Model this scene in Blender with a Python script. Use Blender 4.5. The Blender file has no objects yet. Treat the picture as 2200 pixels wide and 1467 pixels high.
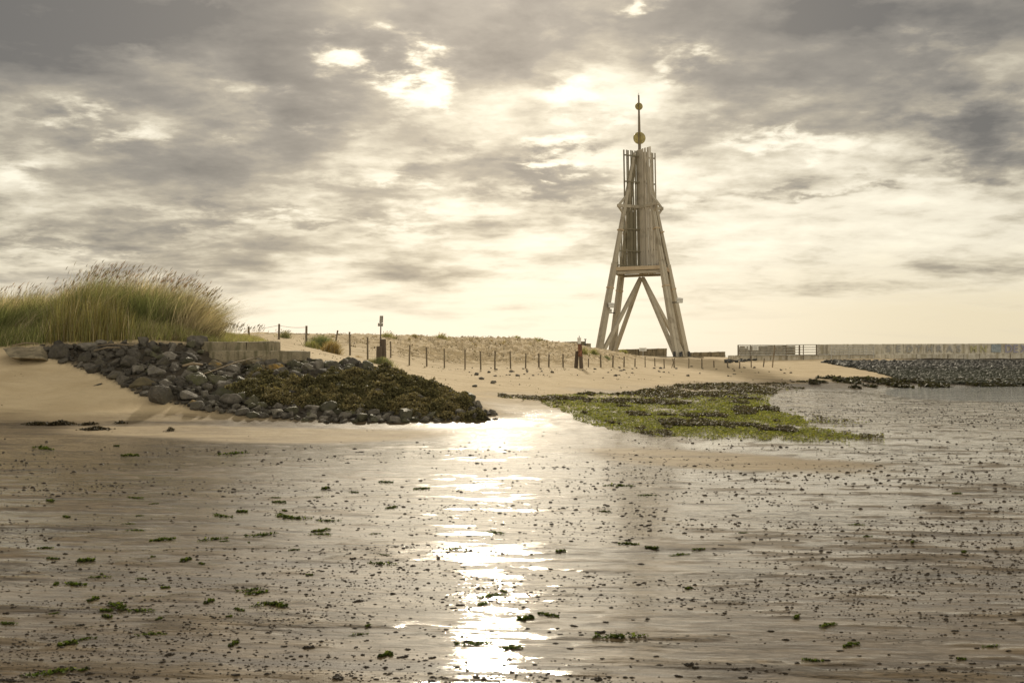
import bpy, bmesh, math, random
import numpy as np
from mathutils import Vector, Matrix
R = math.radians
random.seed(7)
rng = np.random.default_rng(11)
S = bpy.context.scene
COL = S.collection

# ------------------------------------------------------------------ camera
EYE, FPX, HOR = 1.7, 2139.0, 762.0          # eye height, focal length and horizon of the 2200 px photograph
cam = bpy.data.cameras.new("camera")
cam.lens, cam.sensor_width = 35.0, 36.0
cam.shift_y = (HOR - 733.5) / 2200.0
cam.clip_start, cam.clip_end = 0.1, 20000
cam.dof.use_dof = True
cam.dof.focus_distance = 45
cam.dof.aperture_fstop = 8.0
camo = bpy.data.objects.new("camera", cam)
camo.location = (0, 0, EYE)
camo.rotation_euler = (R(90), 0, 0)
COL.objects.link(camo)
S.camera = camo
S.view_settings.view_transform = 'Standard'
S.view_settings.look = 'None'
S.view_settings.exposure = 0.2
S.view_settings.gamma = 1.0
S.cycles.max_bounces = 6
S.cycles.transparent_max_bounces = 8
S.cycles.sample_clamp_indirect = 4.0

# ------------------------------------------------------------------ sun and sky
SUN_EL, SUN_AZ = R(22.5), R(-1.6)
sd = Vector((math.sin(SUN_AZ) * math.cos(SUN_EL), math.cos(SUN_AZ) * math.cos(SUN_EL), math.sin(SUN_EL)))
sl = bpy.data.lights.new("sun", 'SUN')
sl.energy, sl.angle, sl.color = 2.9, R(3.0), (1.0, 0.87, 0.66)
so = bpy.data.objects.new("sun", sl)
so.rotation_euler = (-sd).to_track_quat('-Z', 'Y').to_euler()
COL.objects.link(so)


class NT:
    """small helper for writing node trees"""
    def __init__(s, tree):
        s.t = tree
        s.n = tree.nodes
        s.n.clear()

    def new(s, typ, **kw):
        nd = s.n.new(typ)
        for k, v in kw.items():
            setattr(nd, k, v)
        return nd

    def put(s, sock, v):
        if isinstance(v, bpy.types.NodeSocket):
            s.t.links.new(v, sock)
        elif v is not None:
            sock.default_value = v

    def m(s, op, a, b=None, c=None, clamp=False):
        nd = s.new('ShaderNodeMath', operation=op, use_clamp=clamp)
        for i, v in enumerate((a, b, c)):
            s.put(nd.inputs[i], v)
        return nd.outputs[0]

    def ss(s, v, lo, hi, t0=0.0, t1=1.0):
        nd = s.new('ShaderNodeMapRange', interpolation_type='SMOOTHSTEP')
        for i, x in enumerate((v, lo, hi, t0, t1)):
            s.put(nd.inputs[i], x)
        return nd.outputs[0]

    def mix(s, f, a, b, blend='MIX'):
        nd = s.new('ShaderNodeMix', data_type='RGBA', blend_type=blend)
        s.put(nd.inputs[0], f)
        s.put(nd.inputs[6], a if isinstance(a, bpy.types.NodeSocket) else (*a[:3], 1))
        s.put(nd.inputs[7], b if isinstance(b, bpy.types.NodeSocket) else (*b[:3], 1))
        return nd.outputs[2]

    def noise(s, vec, scale, detail=3, rough=.5, dist=0.0):
        nd = s.new('ShaderNodeTexNoise')
        s.put(nd.inputs['Vector'], vec)
        for k, v in (('Scale', scale), ('Detail', detail), ('Roughness', rough), ('Distortion', dist)):
            nd.inputs[k].default_value = v
        return nd.outputs[0]

    def comb(s, x, y, z):
        nd = s.new('ShaderNodeCombineXYZ')
        for i, v in enumerate((x, y, z)):
            s.put(nd.inputs[i], v)
        return nd.outputs[0]

    def vscale(s, vec, sc):
        nd = s.new('ShaderNodeVectorMath', operation='MULTIPLY')
        s.put(nd.inputs[0], vec)
        nd.inputs[1].default_value = sc
        return nd.outputs[0]

    def ramp(s, f, stops):
        nd = s.new('ShaderNodeValToRGB')
        el = nd.color_ramp.elements
        while len(el) < len(stops):
            el.new(.5)
        for e, (p, c) in zip(el, stops):
            e.position, e.color = p, (*c, 1)
        s.put(nd.inputs[0], f)
        return nd.outputs[0]

    def bump(s, h, strength, dist, normal=None):
        nd = s.new('ShaderNodeBump')
        nd.inputs['Strength'].default_value = strength
        nd.inputs['Distance'].default_value = dist
        s.put(nd.inputs['Height'], h)
        if normal is not None:
            s.put(nd.inputs['Normal'], normal)
        return nd.outputs[0]


W = bpy.data.worlds.new("World")
S.world = W
W.use_nodes = True
w = NT(W.node_tree)
tc = w.new('ShaderNodeTexCoord').outputs['Generated']
nrm = w.new('ShaderNodeVectorMath', operation='NORMALIZE')
w.put(nrm.inputs[0], tc)
d = nrm.outputs[0]
sx = w.new('ShaderNodeSeparateXYZ')
w.put(sx.inputs[0], d)
dx, dy, dz = sx.outputs
zc = w.m('ADD', w.m('MAXIMUM', dz, 0.0), 0.17)
q = w.comb(w.m('DIVIDE', dx, zc), w.m('MULTIPLY', w.m('DIVIDE', dy, zc), 1.0), 5.3)
wob = w.noise(q, 2.2, 4, .55)
wob2 = w.noise(w.vscale(q, (1, 1, -1.7)), 2.2, 4, .55)
n_big = w.noise(q, .9, 3, .5, .2)
n_mid = w.noise(w.vscale(q, (.85, 1.0, 1)), 2.9, 8, .57, .12)
n_fine = w.noise(w.vscale(q, (.8, 1.0, 1.9)), 7.5, 6, .6, .1)
# tangent coordinates round the viewing direction north, for placing the named cloud gaps and dark banks in the sky
yc = w.m('MAXIMUM', dy, 0.05)
wob3 = w.noise(w.vscale(q, (1, 1, 2.3)), 7.5, 5, .6, .2)
wob4 = w.noise(w.vscale(q, (1, 1, -2.9)), 7.5, 5, .6, .2)
u = w.m('ADD', w.m('DIVIDE', dx, yc), w.m('ADD', w.m('MULTIPLY', w.m('SUBTRACT', wob, .5), .16), w.m('MULTIPLY', w.m('SUBTRACT', wob3, .5), .15)))
v = w.m('ADD', w.m('DIVIDE', dz, yc), w.m('ADD', w.m('MULTIPLY', w.m('SUBTRACT', wob2, .5), .09), w.m('MULTIPLY', w.m('SUBTRACT', wob4, .5), .10)))


def blob(px, py, sx_, sy_):
    a = w.m('DIVIDE', w.m('SUBTRACT', u, (px - 1100) / FPX), sx_ / FPX)
    b = w.m('DIVIDE', w.m('SUBTRACT', v, (HOR - py) / FPX), sy_ / FPX)
    e = w.m('ADD', w.m('MULTIPLY', a, a), w.m('MULTIPLY', b, b))
    return w.m('EXPONENT', w.m('MULTIPLY', e, -1.0))


def blobs(lst):
    acc = None
    for (px, py, a, b, k) in lst:
        t = w.m('MULTIPLY', blob(px, py, a, b), k)
        acc = t if acc is None else w.m('ADD', acc, t)
    return acc


gaps = blobs([(850, 105, 85, 40, .22), (905, 160, 65, 50, .22), (800, 130, 60, 30, .12), (925, 195, 40, 25, .16), (1290, 205, 95, 34, .22), (1455, 140, 45, 45, .17), (190, 265, 120, 28, .17),
              (40, 375, 70, 30, .15), (270, 125, 60, 30, .10), (600, 230, 190, 22, .11), (870, 372, 90, 24, .10),
              (1690, 290, 120, 26, .20), (1180, 325, 90, 26, .20), (1345, 2, 45, 20, .2), (450, 8, 70, 14, .22),
              (2030, 120, 60, 40, .10), (1800, 400, 260, 30, .10), (900, 470, 420, 40, .03), (880, 145, 85, 55, .13), (1250, 460, 260, 60, .04)])
darks = blobs([(230, 60, 330, 80, .16), (1150, 70, 160, 70, .16), (1900, 40, 420, 55, .14), (2090, 290, 130, 62, .28),
               (1600, 170, 130, 90, .10), (520, 330, 260, 55, .08), (1180, 370, 150, 30, .16), (1640, 395, 260, 26, .12),
               (130, 520, 230, 28, .14), (560, 470, 340, 22, .10), (400, 430, 300, 60, .05), (1780, 425, 120, 18, .14), (890, 415, 170, 60, .15), (700, 400, 200, 40, .06)])
dens = w.m('ADD', w.m('MULTIPLY', n_mid, .62), w.m('ADD', w.m('MULTIPLY', n_big, .34), w.m('MULTIPLY', n_fine, .22)))
rag = w.ss(w.noise(w.vscale(q, (.9, 1.1, .6)), 6.0, 6, .6, .15), .38, .62, .1, 1.2)
dens = w.m('ADD', w.m('SUBTRACT', dens, w.m('MULTIPLY', gaps, rag)), darks)
hi = w.ss(dz, .02, .36)
left = w.ss(dx, -.45, .25)
dens = w.m('ADD', dens, w.m('MULTIPLY', w.m('SUBTRACT', hi, .45), .17))
dens = w.m('ADD', w.m('SUBTRACT', dens, .02), w.m('MULTIPLY', w.m('SUBTRACT', .5, left), .09))
dens = w.m('MULTIPLY_ADD', dens, 1.28, -.155)
cloud = w.ramp(dens, [(.30, (1.15, 1.07, .86)), (.44, (.96, .88, .70)), (.52, (.72, .65, .50)), (.60, (.46, .41, .32)),
                      (.70, (.30, .275, .235)), (.88, (.165, .156, .142))])
# brighter towards the sun hidden in the cloud
dot = w.new('ShaderNodeVectorMath', operation='DOT_PRODUCT')
w.put(dot.inputs[0], d)
dot.inputs[1].default_value = sd
ca = w.m('MAXIMUM', dot.outputs['Value'], 0.0)
glow = w.m('ADD', w.m('MULTIPLY', w.m('POWER', ca, 14.0), .20), w.m('MULTIPLY', w.m('POWER', ca, 220.0), .25))
back = w.ss(dy, .35, -.35)  # sky behind the viewer, raised as added fill on the beacon's near side
gain = w.m('ADD', w.m('ADD', .76, glow), w.m('MULTIPLY', back, 1.5))
cl = w.new('ShaderNodeVectorMath', operation='SCALE')
w.put(cl.inputs[0], cloud)
w.put(cl.inputs['Scale'], gain)
# pale warm band above the horizon, a little yellower to the right
hz = w.mix(w.ss(dx, .05, .46), (.90, .82, .655), (.72, .635, .455))
hz = w.mix(w.ss(w.noise(w.vscale(q, (.5, 1.6, 1)), 1.6, 5, .55, .5), .52, .74, 0, .35), hz, (.62, .56, .45))
hmix = w.ss(w.m('ADD', dz, w.m('MULTIPLY', w.m('SUBTRACT', n_mid, .5), 0.10)), .03, .10)
skyc = w.mix(hmix, hz, cl.outputs[0])
skyc = w.mix(w.ss(dz, -.002, -.05), skyc, (.12, .10, .075))
nish = w.new('ShaderNodeTexSky', sky_type='NISHITA', sun_disc=False)
nish.sun_elevation, nish.sun_rotation = SUN_EL, SUN_AZ
nish.air_density, nish.dust_density = 1.0, 2.0
bg1 = w.new('ShaderNodeBackground')
w.put(bg1.inputs[0], nish.outputs[0])
bg1.inputs[1].default_value = 0.06
bg2 = w.new('ShaderNodeBackground')
w.put(bg2.inputs[0], skyc)
bg2.inputs[1].default_value = 1.0
mx = w.new('ShaderNodeMixShader')
mx.inputs[0].default_value = .93
w.t.links.new(bg1.outputs[0], mx.inputs[1])
w.t.links.new(bg2.outputs[0], mx.inputs[2])
wo = w.new('ShaderNodeOutputWorld')
w.t.links.new(mx.outputs[0], wo.inputs[0])
W.cycles.sampling_method = 'MANUAL'
W.cycles.sample_map_resolution = 1024


# ------------------------------------------------------------------ helpers
def perlin(x, y, seed=0):
    x = np.asarray(x, float); y = np.asarray(y, float)
    xi = np.floor(x).astype(np.int64); yi = np.floor(y).astype(np.int64)
    xf, yf = x - xi, y - yi

    def g(ix, iy):
        h = (ix * 374761393 + iy * 668265263 + seed * 974634777) & 0xFFFFFFFF
        h = ((h ^ (h >> 13)) * 1274126177) & 0xFFFFFFFF
        h = h ^ (h >> 16)
        a = (h & 0xFFFF) / 65536.0 * 2 * np.pi
        return np.cos(a), np.sin(a)
    uu = xf * xf * xf * (xf * (xf * 6 - 15) + 10); vv = yf * yf * yf * (yf * (yf * 6 - 15) + 10)
    r = []
    for oy in (0, 1):
        for ox in (0, 1):
            gx, gy = g(xi + ox, yi + oy)
            r.append(gx * (xf - ox) + gy * (yf - oy))
    return 1.5 * ((r[0] * (1 - uu) + r[1] * uu) * (1 - vv) + (r[2] * (1 - uu) + r[3] * uu) * vv)


def fbm(x, y, seed=0, octv=4, gain=.5):
    t, a = 0, 1.0
    for i in range(octv):
        t = t + a * perlin(x * 2 ** i + 17.3 * i, y * 2 ** i + 9.1 * i, seed + i)
        a *= gain
    return t


def sstep(v, a, b):
    t = np.clip((v - a) / (b - a), 0, 1)
    return t * t * (3 - 2 * t)


def inpoly(px, py, poly):
    px = np.asarray(px, float); py = np.asarray(py, float)
    ins = np.zeros(px.shape, bool)
    n = len(poly)
    for i in range(n):
        x1, y1 = poly[i]; x2, y2 = poly[(i + 1) % n]
        c = ((y1 > py) != (y2 > py)) & (px < (x2 - x1) * (py - y1) / (y2 - y1 + 1e-12) + x1)
        ins ^= c
    return ins


def tag(o, label=None, cat=None, group=None, kind=None):
    if label: o['label'] = label
    if cat: o['category'] = cat
    if group: o['group'] = group
    if kind: o['kind'] = kind
    return o


def link(name, me, parent=None, loc=None):
    o = bpy.data.objects.new(name, me)
    COL.objects.link(o)
    if parent is not None: o.parent = parent
    if loc is not None: o.location = loc
    return o


def empty(name, loc, label, cat, group=None, rot=(0, 0, 0)):
    o = bpy.data.objects.new(name, None)
    o.empty_display_size = .2
    COL.objects.link(o)
    o.location = loc
    o.rotation_euler = rot
    return tag(o, label, cat, group)


def npmesh(name, verts, quads=None, tris=None, col=None, mat=None, smooth=False, attrs=None):
    me = bpy.data.meshes.new(name)
    verts = np.ascontiguousarray(verts, np.float32)
    fl, tot = [], []
    if quads is not None and len(quads):
        fl.append(np.asarray(quads, np.int32).ravel()); tot.append(np.full(len(quads), 4, np.int32))
    if tris is not None and len(tris):
        fl.append(np.asarray(tris, np.int32).ravel()); tot.append(np.full(len(tris), 3, np.int32))
    fl = np.concatenate(fl); tot = np.concatenate(tot)
    me.vertices.add(len(verts)); me.vertices.foreach_set('co', verts.ravel())
    me.loops.add(len(fl)); me.loops.foreach_set('vertex_index', fl)
    me.polygons.add(len(tot))
    me.polygons.foreach_set('loop_start', np.concatenate([[0], np.cumsum(tot)[:-1]]).astype(np.int32))
    me.polygons.foreach_set('loop_total', tot)
    if smooth: me.polygons.foreach_set('use_smooth', np.ones(len(tot), bool))
    me.update(calc_edges=True)
    if col is not None:
        a = me.color_attributes.new('tint', 'FLOAT_COLOR', 'POINT')
        c = np.ones((len(verts), 4), np.float32); c[:, :3] = col
        a.data.foreach_set('color', c.ravel())
    for k, v_ in (attrs or {}).items():
        a = me.attributes.new(k, 'FLOAT', 'POINT')
        a.data.foreach_set('value', np.ascontiguousarray(v_, np.float32))
    if mat: me.materials.append(mat)
    return me


class MB:
    """collects boxes, beams, tubes and lathes into one mesh"""
    def __init__(s): s.v, s.f = [], []

    def add(s, vs, fs):
        o = len(s.v)
        s.v += [tuple(x) for x in vs]
        s.f += [tuple(i + o for i in f) for f in fs]
        return s

    def hexa(s, c8):
        return s.add(c8, [(0, 3, 2, 1), (4, 5, 6, 7), (0, 1, 5, 4), (1, 2, 6, 5), (2, 3, 7, 6), (3, 0, 4, 7)])

    def box(s, x0, x1, y0, y1, z0, z1):
        return s.hexa([(x0, y0, z0), (x1, y0, z0), (x1, y1, z0), (x0, y1, z0), (x0, y0, z1), (x1, y0, z1), (x1, y1, z1), (x0, y1, z1)])

    def beam(s, a, b, w0, d0, w1=None, d1=None, side=None):
        a, b = Vector(a), Vector(b)
        ax = (b - a).normalized()
        sd_ = Vector(side) if side is not None else (Vector((0, 0, 1)) if abs(ax.z) < .9 else Vector((1, 0, 0)))
        x = (sd_ - ax * sd_.dot(ax)).normalized()
        y = ax.cross(x)
        w1 = w0 if w1 is None else w1; d1 = d0 if d1 is None else d1
        c = []
        for p, ww, dd in ((a, w0, d0), (b, w1, d1)):
            for i, j in ((-1, -1), (1, -1), (1, 1), (-1, 1)):
                c.append(p + x * (i * ww / 2) + y * (j * dd / 2))
        return s.hexa(c)

    def tube(s, a, b, r0, r1=None, n=8):
        a, b = Vector(a), Vector(b)
        ax = (b - a).normalized()
        t = Vector((1, 0, 0)) if abs(ax.x) < .9 else Vector((0, 1, 0))
        x = ax.cross(t).normalized(); y = ax.cross(x)
        r1 = r0 if r1 is None else r1
        vs = []
        for p, r in ((a, r0), (b, r1)):
            vs += [p + (x * math.cos(2 * math.pi * i / n) + y * math.sin(2 * math.pi * i / n)) * r for i in range(n)]
        fs = [(i, (i + 1) % n, n + (i + 1) % n, n + i) for i in range(n)]
        fs += [tuple(range(n - 1, -1, -1)), tuple(range(n, 2 * n))]
        return s.add(vs, fs)

    def path(s, pts, r, n=5):
        for a, b in zip(pts[:-1], pts[1:]): s.tube(a, b, r, r, n)
        return s

    def build(s, name, mat, parent=None, bevel=0, jitter=0, smooth=False, loc=None):
        me = bpy.data.meshes.new(name)
        me.from_pydata(s.v, [], s.f)
        if bevel or jitter:
            bm = bmesh.new(); bm.from_mesh(me)
            if bevel: bmesh.ops.bevel(bm, geom=bm.edges[:], offset=bevel, segments=2, affect='EDGES', profile=.6)
            if jitter:
                bmesh.ops.subdivide_edges(bm, edges=[e for e in bm.edges if e.calc_length() > .35], cuts=5, use_grid_fill=True)
                for v_ in bm.verts:
                    k = perlin(v_.co.x * 2.3 + v_.co.y, v_.co.z * 2.9 + v_.co.y * 1.7, 5) + .6 * perlin(v_.co.x * 7, v_.co.z * 7 + v_.co.y * 5, 8)
                    v_.co += v_.normal * float(k) * jitter
            bm.to_mesh(me); bm.free()
        me.materials.append(mat)
        if smooth:
            for p in me.polygons: p.use_smooth = True
        return link(name, me, parent, loc)


# ------------------------------------------------------------------ materials
MATS = {}


def mat(name):
    m = bpy.data.materials.new(name)
    m.use_nodes = True
    MATS[name] = m
    t = NT(m.node_tree)
    b = t.new('ShaderNodeBsdfPrincipled')
    o = t.new('ShaderNodeOutputMaterial')
    t.t.links.new(b.outputs[0], o.inputs[0])
    return m, t, b, o


def objco(t): return t.new('ShaderNodeTexCoord').outputs['Object']


def geoco(t): return t.new('ShaderNodeNewGeometry').outputs['Position']


def island(t): return t.new('ShaderNodeNewGeometry').outputs['Random Per Island']


def m_wood(name, c0, c1, dark, stretch=(6, 6, .5)):
    m, t, b, o = mat(name)
    p = objco(t)
    f = t.noise(t.vscale(p, stretch), 2.2, 5, .6, .6)
    g = t.noise(p, .9, 4, .6)
    c = t.mix(f, c0, c1)
    c = t.mix(t.ss(g, .5, .75, 0, .7), c, dark)
    c = t.mix(t.m('MULTIPLY', island(t), .6), c, t.mix(.55, c, dark))
    t.put(b.inputs['Base Color'], c)
    b.inputs['Roughness'].default_value = .8
    t.put(b.inputs['Normal'], t.bump(f, .5, .03))
    return m


M_BEACON = m_wood('beacon_timber', (.52, .475, .38), (.34, .305, .235), (.18, .15, .105))
M_BEAM = m_wood('beacon_beam', (.52, .45, .32), (.38, .29, .18), (.26, .15, .09), (2, 2, 2))
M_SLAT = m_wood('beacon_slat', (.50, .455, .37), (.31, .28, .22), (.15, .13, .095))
M_BOARD_SHADED = m_wood('beacon_board_shaded', (.27, .24, .165), (.17, .15, .10), (.085, .075, .045))  # olive wood, with the shade of recessed wings and rails put into the colour
M_SILVER_LIT = m_wood('beacon_silver_board_lit', (.72, .67, .57), (.50, .46, .38), (.20, .175, .13))  # grey wood, with the lit look of the front wing put into the colour
M_MAST = m_wood('beacon_mast', (.26, .22, .16), (.18, .15, .11), (.10, .08, .06))
M_POST = m_wood('post_wood', (.20, .165, .11), (.12, .095, .06), (.06, .045, .03), (14, 14, 1.5))
M_PILE = m_wood('pile_wood', (.13, .095, .06), (.07, .052, .036), (.03, .024, .02), (7, 7, .6))
M_DRIFT = m_wood('driftwood', (.32, .25, .16), (.20, .15, .09), (.1, .075, .05), (5, 5, 5))


def m_plain(name, c, rough=.6, metal=0.0, var=.25, scale=4):
    m, t, b, o = mat(name)
    f = t.noise(objco(t), scale, 5, .6)
    t.put(b.inputs['Base Color'], t.mix(t.ss(f, .35, .7), tuple(x * (1 - var) for x in c), tuple(x * (1 + var) for x in c)))
    b.inputs['Roughness'].default_value = rough
    b.inputs['Metallic'].default_value = metal
    return m


M_RUST = m_plain('rusty_steel', (.19, .085, .045), .75, .1, .4, 5)
M_STEEL = m_plain('galvanised_steel', (.42, .41, .38), .45, .6, .2)
M_BLACK = m_plain('black_steel', (.035, .035, .035), .5, .3)
M_WHITE = m_plain('white_board', (.68, .67, .62), .5, 0, .12)
M_SIGNGREY = m_plain('grey_sign', (.16, .15, .13), .5, 0, .2, 14)
M_PALETXT = m_plain('pale_lettering', (.42, .40, .34), .6, 0, .2, 10)
M_GREYTXT = m_plain('grey_lettering', (.29, .28, .26), .6, 0, .1, 10)
M_GOLD = m_plain('yellow_disc', (.36, .30, .105), .45, 0, .35, 3)
M_LAMP = m_plain('lamp_housing', (.50, .49, .45), .4, .2, .15)
M_WIRE = m_plain('fence_wire', (.26, .24, .21), .5, .6, .1)
M_BINWHITE = m_plain('white_plastic', (.62, .62, .57), .5, 0, .12)


def m_concrete(name, c0, c1, moss=(.16, .15, .06)):
    m, t, b, o = mat(name)
    p = objco(t)
    f = t.noise(p, 1.4, 6, .65, .4)
    g = t.noise(t.vscale(p, (2.2, 2.2, .35)), 1.7, 5, .6)
    h = t.noise(p, 18, 5, .7)
    c = t.mix(t.ss(f, .35, .68), c0, c1)
    c = t.mix(t.ss(g, .47, .62, 0, .8), c, moss)
    c = t.mix(t.ss(h, .52, .66, 0, .65), c, tuple(x * .45 for x in c1))
    t.put(b.inputs['Base Color'], c)
    b.inputs['Roughness'].default_value = .9
    t.put(b.inputs['Normal'], t.bump(t.m('ADD', h, f), .8, .03))
    return m


M_CONC = m_concrete('concrete', (.31, .265, .175), (.20, .168, .108), (.10, .092, .045))
M_CONC2 = m_concrete('pale_concrete', (.58, .54, .45), (.45, .41, .33), (.33, .29, .20))
M_STONEWALL = m_concrete('masonry', (.27, .225, .145), (.17, .14, .09), (.10, .085, .05))


def m_rock(name, c0, c1, lichen, amount=.5, rough=.8):
    m, t, b, o = mat(name)
    p = objco(t)
    oi = t.new('ShaderNodeObjectInfo').outputs['Random']
    pv = t.new('ShaderNodeVectorMath', operation='ADD')
    t.put(pv.inputs[0], p); t.put(pv.inputs[1], t.comb(t.m('MULTIPLY', oi, 37.0), 0, t.m('MULTIPLY', oi, 11.0)))
    f = t.noise(pv.outputs[0], 2.4, 6, .62, .3)
    g = t.noise(pv.outputs[0], 1.1, 5, .6, .6)
    h = t.noise(pv.outputs[0], 14, 4, .7)
    c = t.mix(t.ss(f, .3, .72), c0, c1)
    c = t.mix(t.ss(g, .50, .66, 0, amount), c, lichen)
    c = t.mix(t.ss(h, .58, .75, 0, .5), c, tuple(min(1, x * 2.2) for x in c1))
    sc = t.new('ShaderNodeVectorMath', operation='SCALE')
    t.put(sc.inputs[0], c); t.put(sc.inputs['Scale'], t.m('MULTIPLY_ADD', oi, .7, .65))
    t.put(b.inputs['Base Color'], sc.outputs[0])
    b.inputs['Roughness'].default_value = rough
    b.inputs['Specular IOR Level'].default_value = .2
    t.put(b.inputs['Normal'], t.bump(t.m('ADD', f, t.m('MULTIPLY', h, .4)), .9, .06))
    return m


M_RDARK = m_rock('basalt', (.060, .054, .045), (.125, .112, .092), (.10, .09, .06), .7)
M_RGREY = m_rock('grey_stone', (.11, .10, .085), (.19, .172, .143), (.13, .12, .075), .6)
M_ROCHRE = m_rock('ochre_stone', (.10, .085, .055), (.17, .14, .08), (.30, .19, .055), .95)
M_RALGAE = m_rock('algae_stone', (.066, .064, .042), (.115, .108, .07), (.075, .076, .03), .8, .6)
M_RPALE = m_rock('pale_stone', (.14, .13, .105), (.21, .19, .15), (.12, .11, .07), .4)


def m_leaf(name, trans=.35, rough=.6, spec=.3, gloss=None):
    m, t, b, o = mat(name)
    a = t.new('ShaderNodeAttribute', attribute_name='tint').outputs['Color']
    t.put(b.inputs['Base Color'], a)
    b.inputs['Roughness'].default_value = rough
    b.inputs['Specular IOR Level'].default_value = spec
    if trans:
        tr = t.new('ShaderNodeBsdfTranslucent')
        t.put(tr.inputs[0], t.mix(.5, a, t.mix(1, a, (1.0, 1.0, .55), 'MULTIPLY')))
        mx_ = t.new('ShaderNodeMixShader')
        mx_.inputs[0].default_value = trans
        t.t.links.new(b.outputs[0], mx_.inputs[1]); t.t.links.new(tr.outputs[0], mx_.inputs[2])
        t.t.links.new(mx_.outputs[0], o.inputs[0])
    return m


M_GRASS = m_leaf('grass_blade', .42, .65, .2)
M_WEED = m_leaf('seaweed_blade', .35, .6, .12)
M_LETTUCE = m_leaf('green_seaweed', .5, .65, .05)
M_CAST = m_plain('sand_cast', (.036, .029, .021), .7, 0, .3, 30)
M_CAST.node_tree.nodes['Principled BSDF'].inputs['Specular IOR Level'].default_value = .15

# ------------------------------------------------------------------ the lie of the land
KN = {  # photo column -> (distance, height) knots
    -900: [(0, 0), (23, 0), (26, .5), (29, 1.3), (31, 2.0), (35, 2.6), (45, 2.6), (70, 2.2), (130, 1.5)],
    0: [(0, 0), (22, 0), (24, .06), (26.5, .55), (29.5, 1.40), (30.8, 1.72), (31.6, 2.02), (34.5, 2.75), (37, 2.9), (46, 2.4), (70, 2.2), (130, 1.5)],
    110: [(0, 0), (22, 0), (24, .06), (26.5, .52), (29, 1.15), (30.4, 1.70), (31.4, 2.05), (34.5, 2.9), (36, 3.0), (46, 2.4), (70, 2.2), (130, 1.5)],
    200: [(0, 0), (22, 0), (24, .06), (26, .42), (28, .90), (29.5, 1.45), (31.2, 2.04), (33, 2.7), (35, 3.2), (37, 3.1), (46, 2.4), (70, 2.2), (130, 1.5)],
    300: [(0, 0), (22, 0), (24, .05), (25.5, .3), (26.6, .66), (31, 2.04), (33, 2.6), (35, 3.1), (37, 3.0), (46, 2.4), (70, 2.3), (130, 1.5)],
    400: [(0, 0), (22, 0), (24, .04), (25, .2), (31, 2.04), (33, 2.4), (35, 2.75), (37, 2.6), (46, 2.2), (70, 2.5), (130, 1.5)],
    460: [(0, 0), (22, 0), (24, .03), (25, .18), (30.5, 1.52), (31.5, 1.72), (32.2, 2.08), (35, 2.3), (42, 2.3), (50, 2.5), (62, 2.9), (80, 2.4), (130, 1.5)],
    560: [(0, 0), (22, 0), (24.2, .02), (25, .14), (30.2, 1.34), (31.6, 1.46), (32.3, 2.0), (36, 2.2), (45, 2.35), (50, 2.5), (62, 3.1), (80, 2.4), (130, 1.5)],
    650: [(0, 0), (22, 0), (24.2, .02), (25, .14), (30, 1.32), (32, 1.42), (33.5, 1.7), (38, 1.85), (50, 2.17), (55, 2.5), (63, 3.05), (80, 2.4), (130, 1.5)],
    750: [(0, 0), (22, 0), (24.2, .0), (25, .12), (29.5, 1.32), (32, 1.40), (38, 1.42), (52, 1.68), (57, 2.2), (64, 3.0), (80, 2.4), (130, 1.5)],
    830: [(0, 0), (22, 0), (24.2, .0), (25, .1), (28.5, 1.1), (31, 1.15), (38, 1.15), (46, 1.2), (53, 1.5), (58, 2.1), (65, 2.95), (80, 2.4), (130, 1.5)],
    900: [(0, 0), (22, 0), (24.2, .0), (25, .1), (28, .85), (31, .78), (38, .78), (47, .95), (54, 1.08), (60, 1.75), (66, 2.9), (80, 2.4), (130, 1.5)],
    1000: [(0, 0), (22, 0), (24.2, .0), (25.3, .1), (27, .42), (29, .3), (36, .33), (45, .66), (54.7, .9), (60, 1.25), (69, 2.85), (80, 2.5), (130, 1.5)],
    1080: [(0, 0), (22, 0), (24.5, .02), (28, .12), (36, .29), (45, .64), (55, .92), (61, 1.25), (71, 2.8), (82, 2.4), (130, 1.5)],
    1150: [(0, 0), (23, 0), (28, .07), (36, .25), (45, .6), (55.5, .95), (62, 1.28), (73, 2.7), (84, 2.3), (130, 1.5)],
    1240: [(0, 0), (24, 0), (30, .06), (38, .18), (48, .55), (56, .91), (66, 1.4), (77, 2.45), (88, 2.2), (130, 1.5)],
    1300: [(0, 0), (24, 0), (30, .03), (40, .13), (50, .52), (57, .86), (70, 1.18), (85, 1.98), (98, 1.7), (130, 1.4)],
    1380: [(0, 0), (24, 0), (40, .06), (50, .34), (58, .74), (72, .86), (88, 1.33), (110, 1.5), (130, 1.3)],
    1500: [(0, 0), (24, 0), (40, .02), (52, .15), (58, .32), (65, .6), (75, .75), (88, 1.22), (110, 1.45), (130, 1.2)],
    1700: [(0, 0), (24, 0), (40, -.05), (54, 0), (62, .2), (70, .6), (80, .95), (88, 1.25), (110, 1.3), (130, 1.0)],
    1850: [(0, 0), (22, 0), (34, -.10), (50, -.12), (59, -.04), (66, .25), (76, .75), (88, 1.37), (110, 1.3), (130, .5)],
    1950: [(0, 0), (22, 0), (34, -.11), (43, -.19), (47, -.27), (55, -.30), (60, -.12), (66, .15), (88, 1.38), (110, 1.2), (130, .3)],
    2200: [(0, 0), (20, 0), (30, -.10), (39, -.17), (44, -.33), (58, -.4), (62, -.12), (88, 1.38), (110, 1.0), (130, .2)],
    3100: [(0, 0), (20, 0), (30, -.12), (37, -.18), (44, -.5), (58, -.5), (62, -.15), (88, 1.38), (110, 1.0), (130, .2)],
}
PXS = np.arange(-900, 3101, 20.0)
YS = np.arange(0, 131, .25)
cols = sorted(KN)
tab = np.array([np.interp(YS, [k[0] for k in KN[c]], [k[1] for k in KN[c]]) for c in cols])
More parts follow.
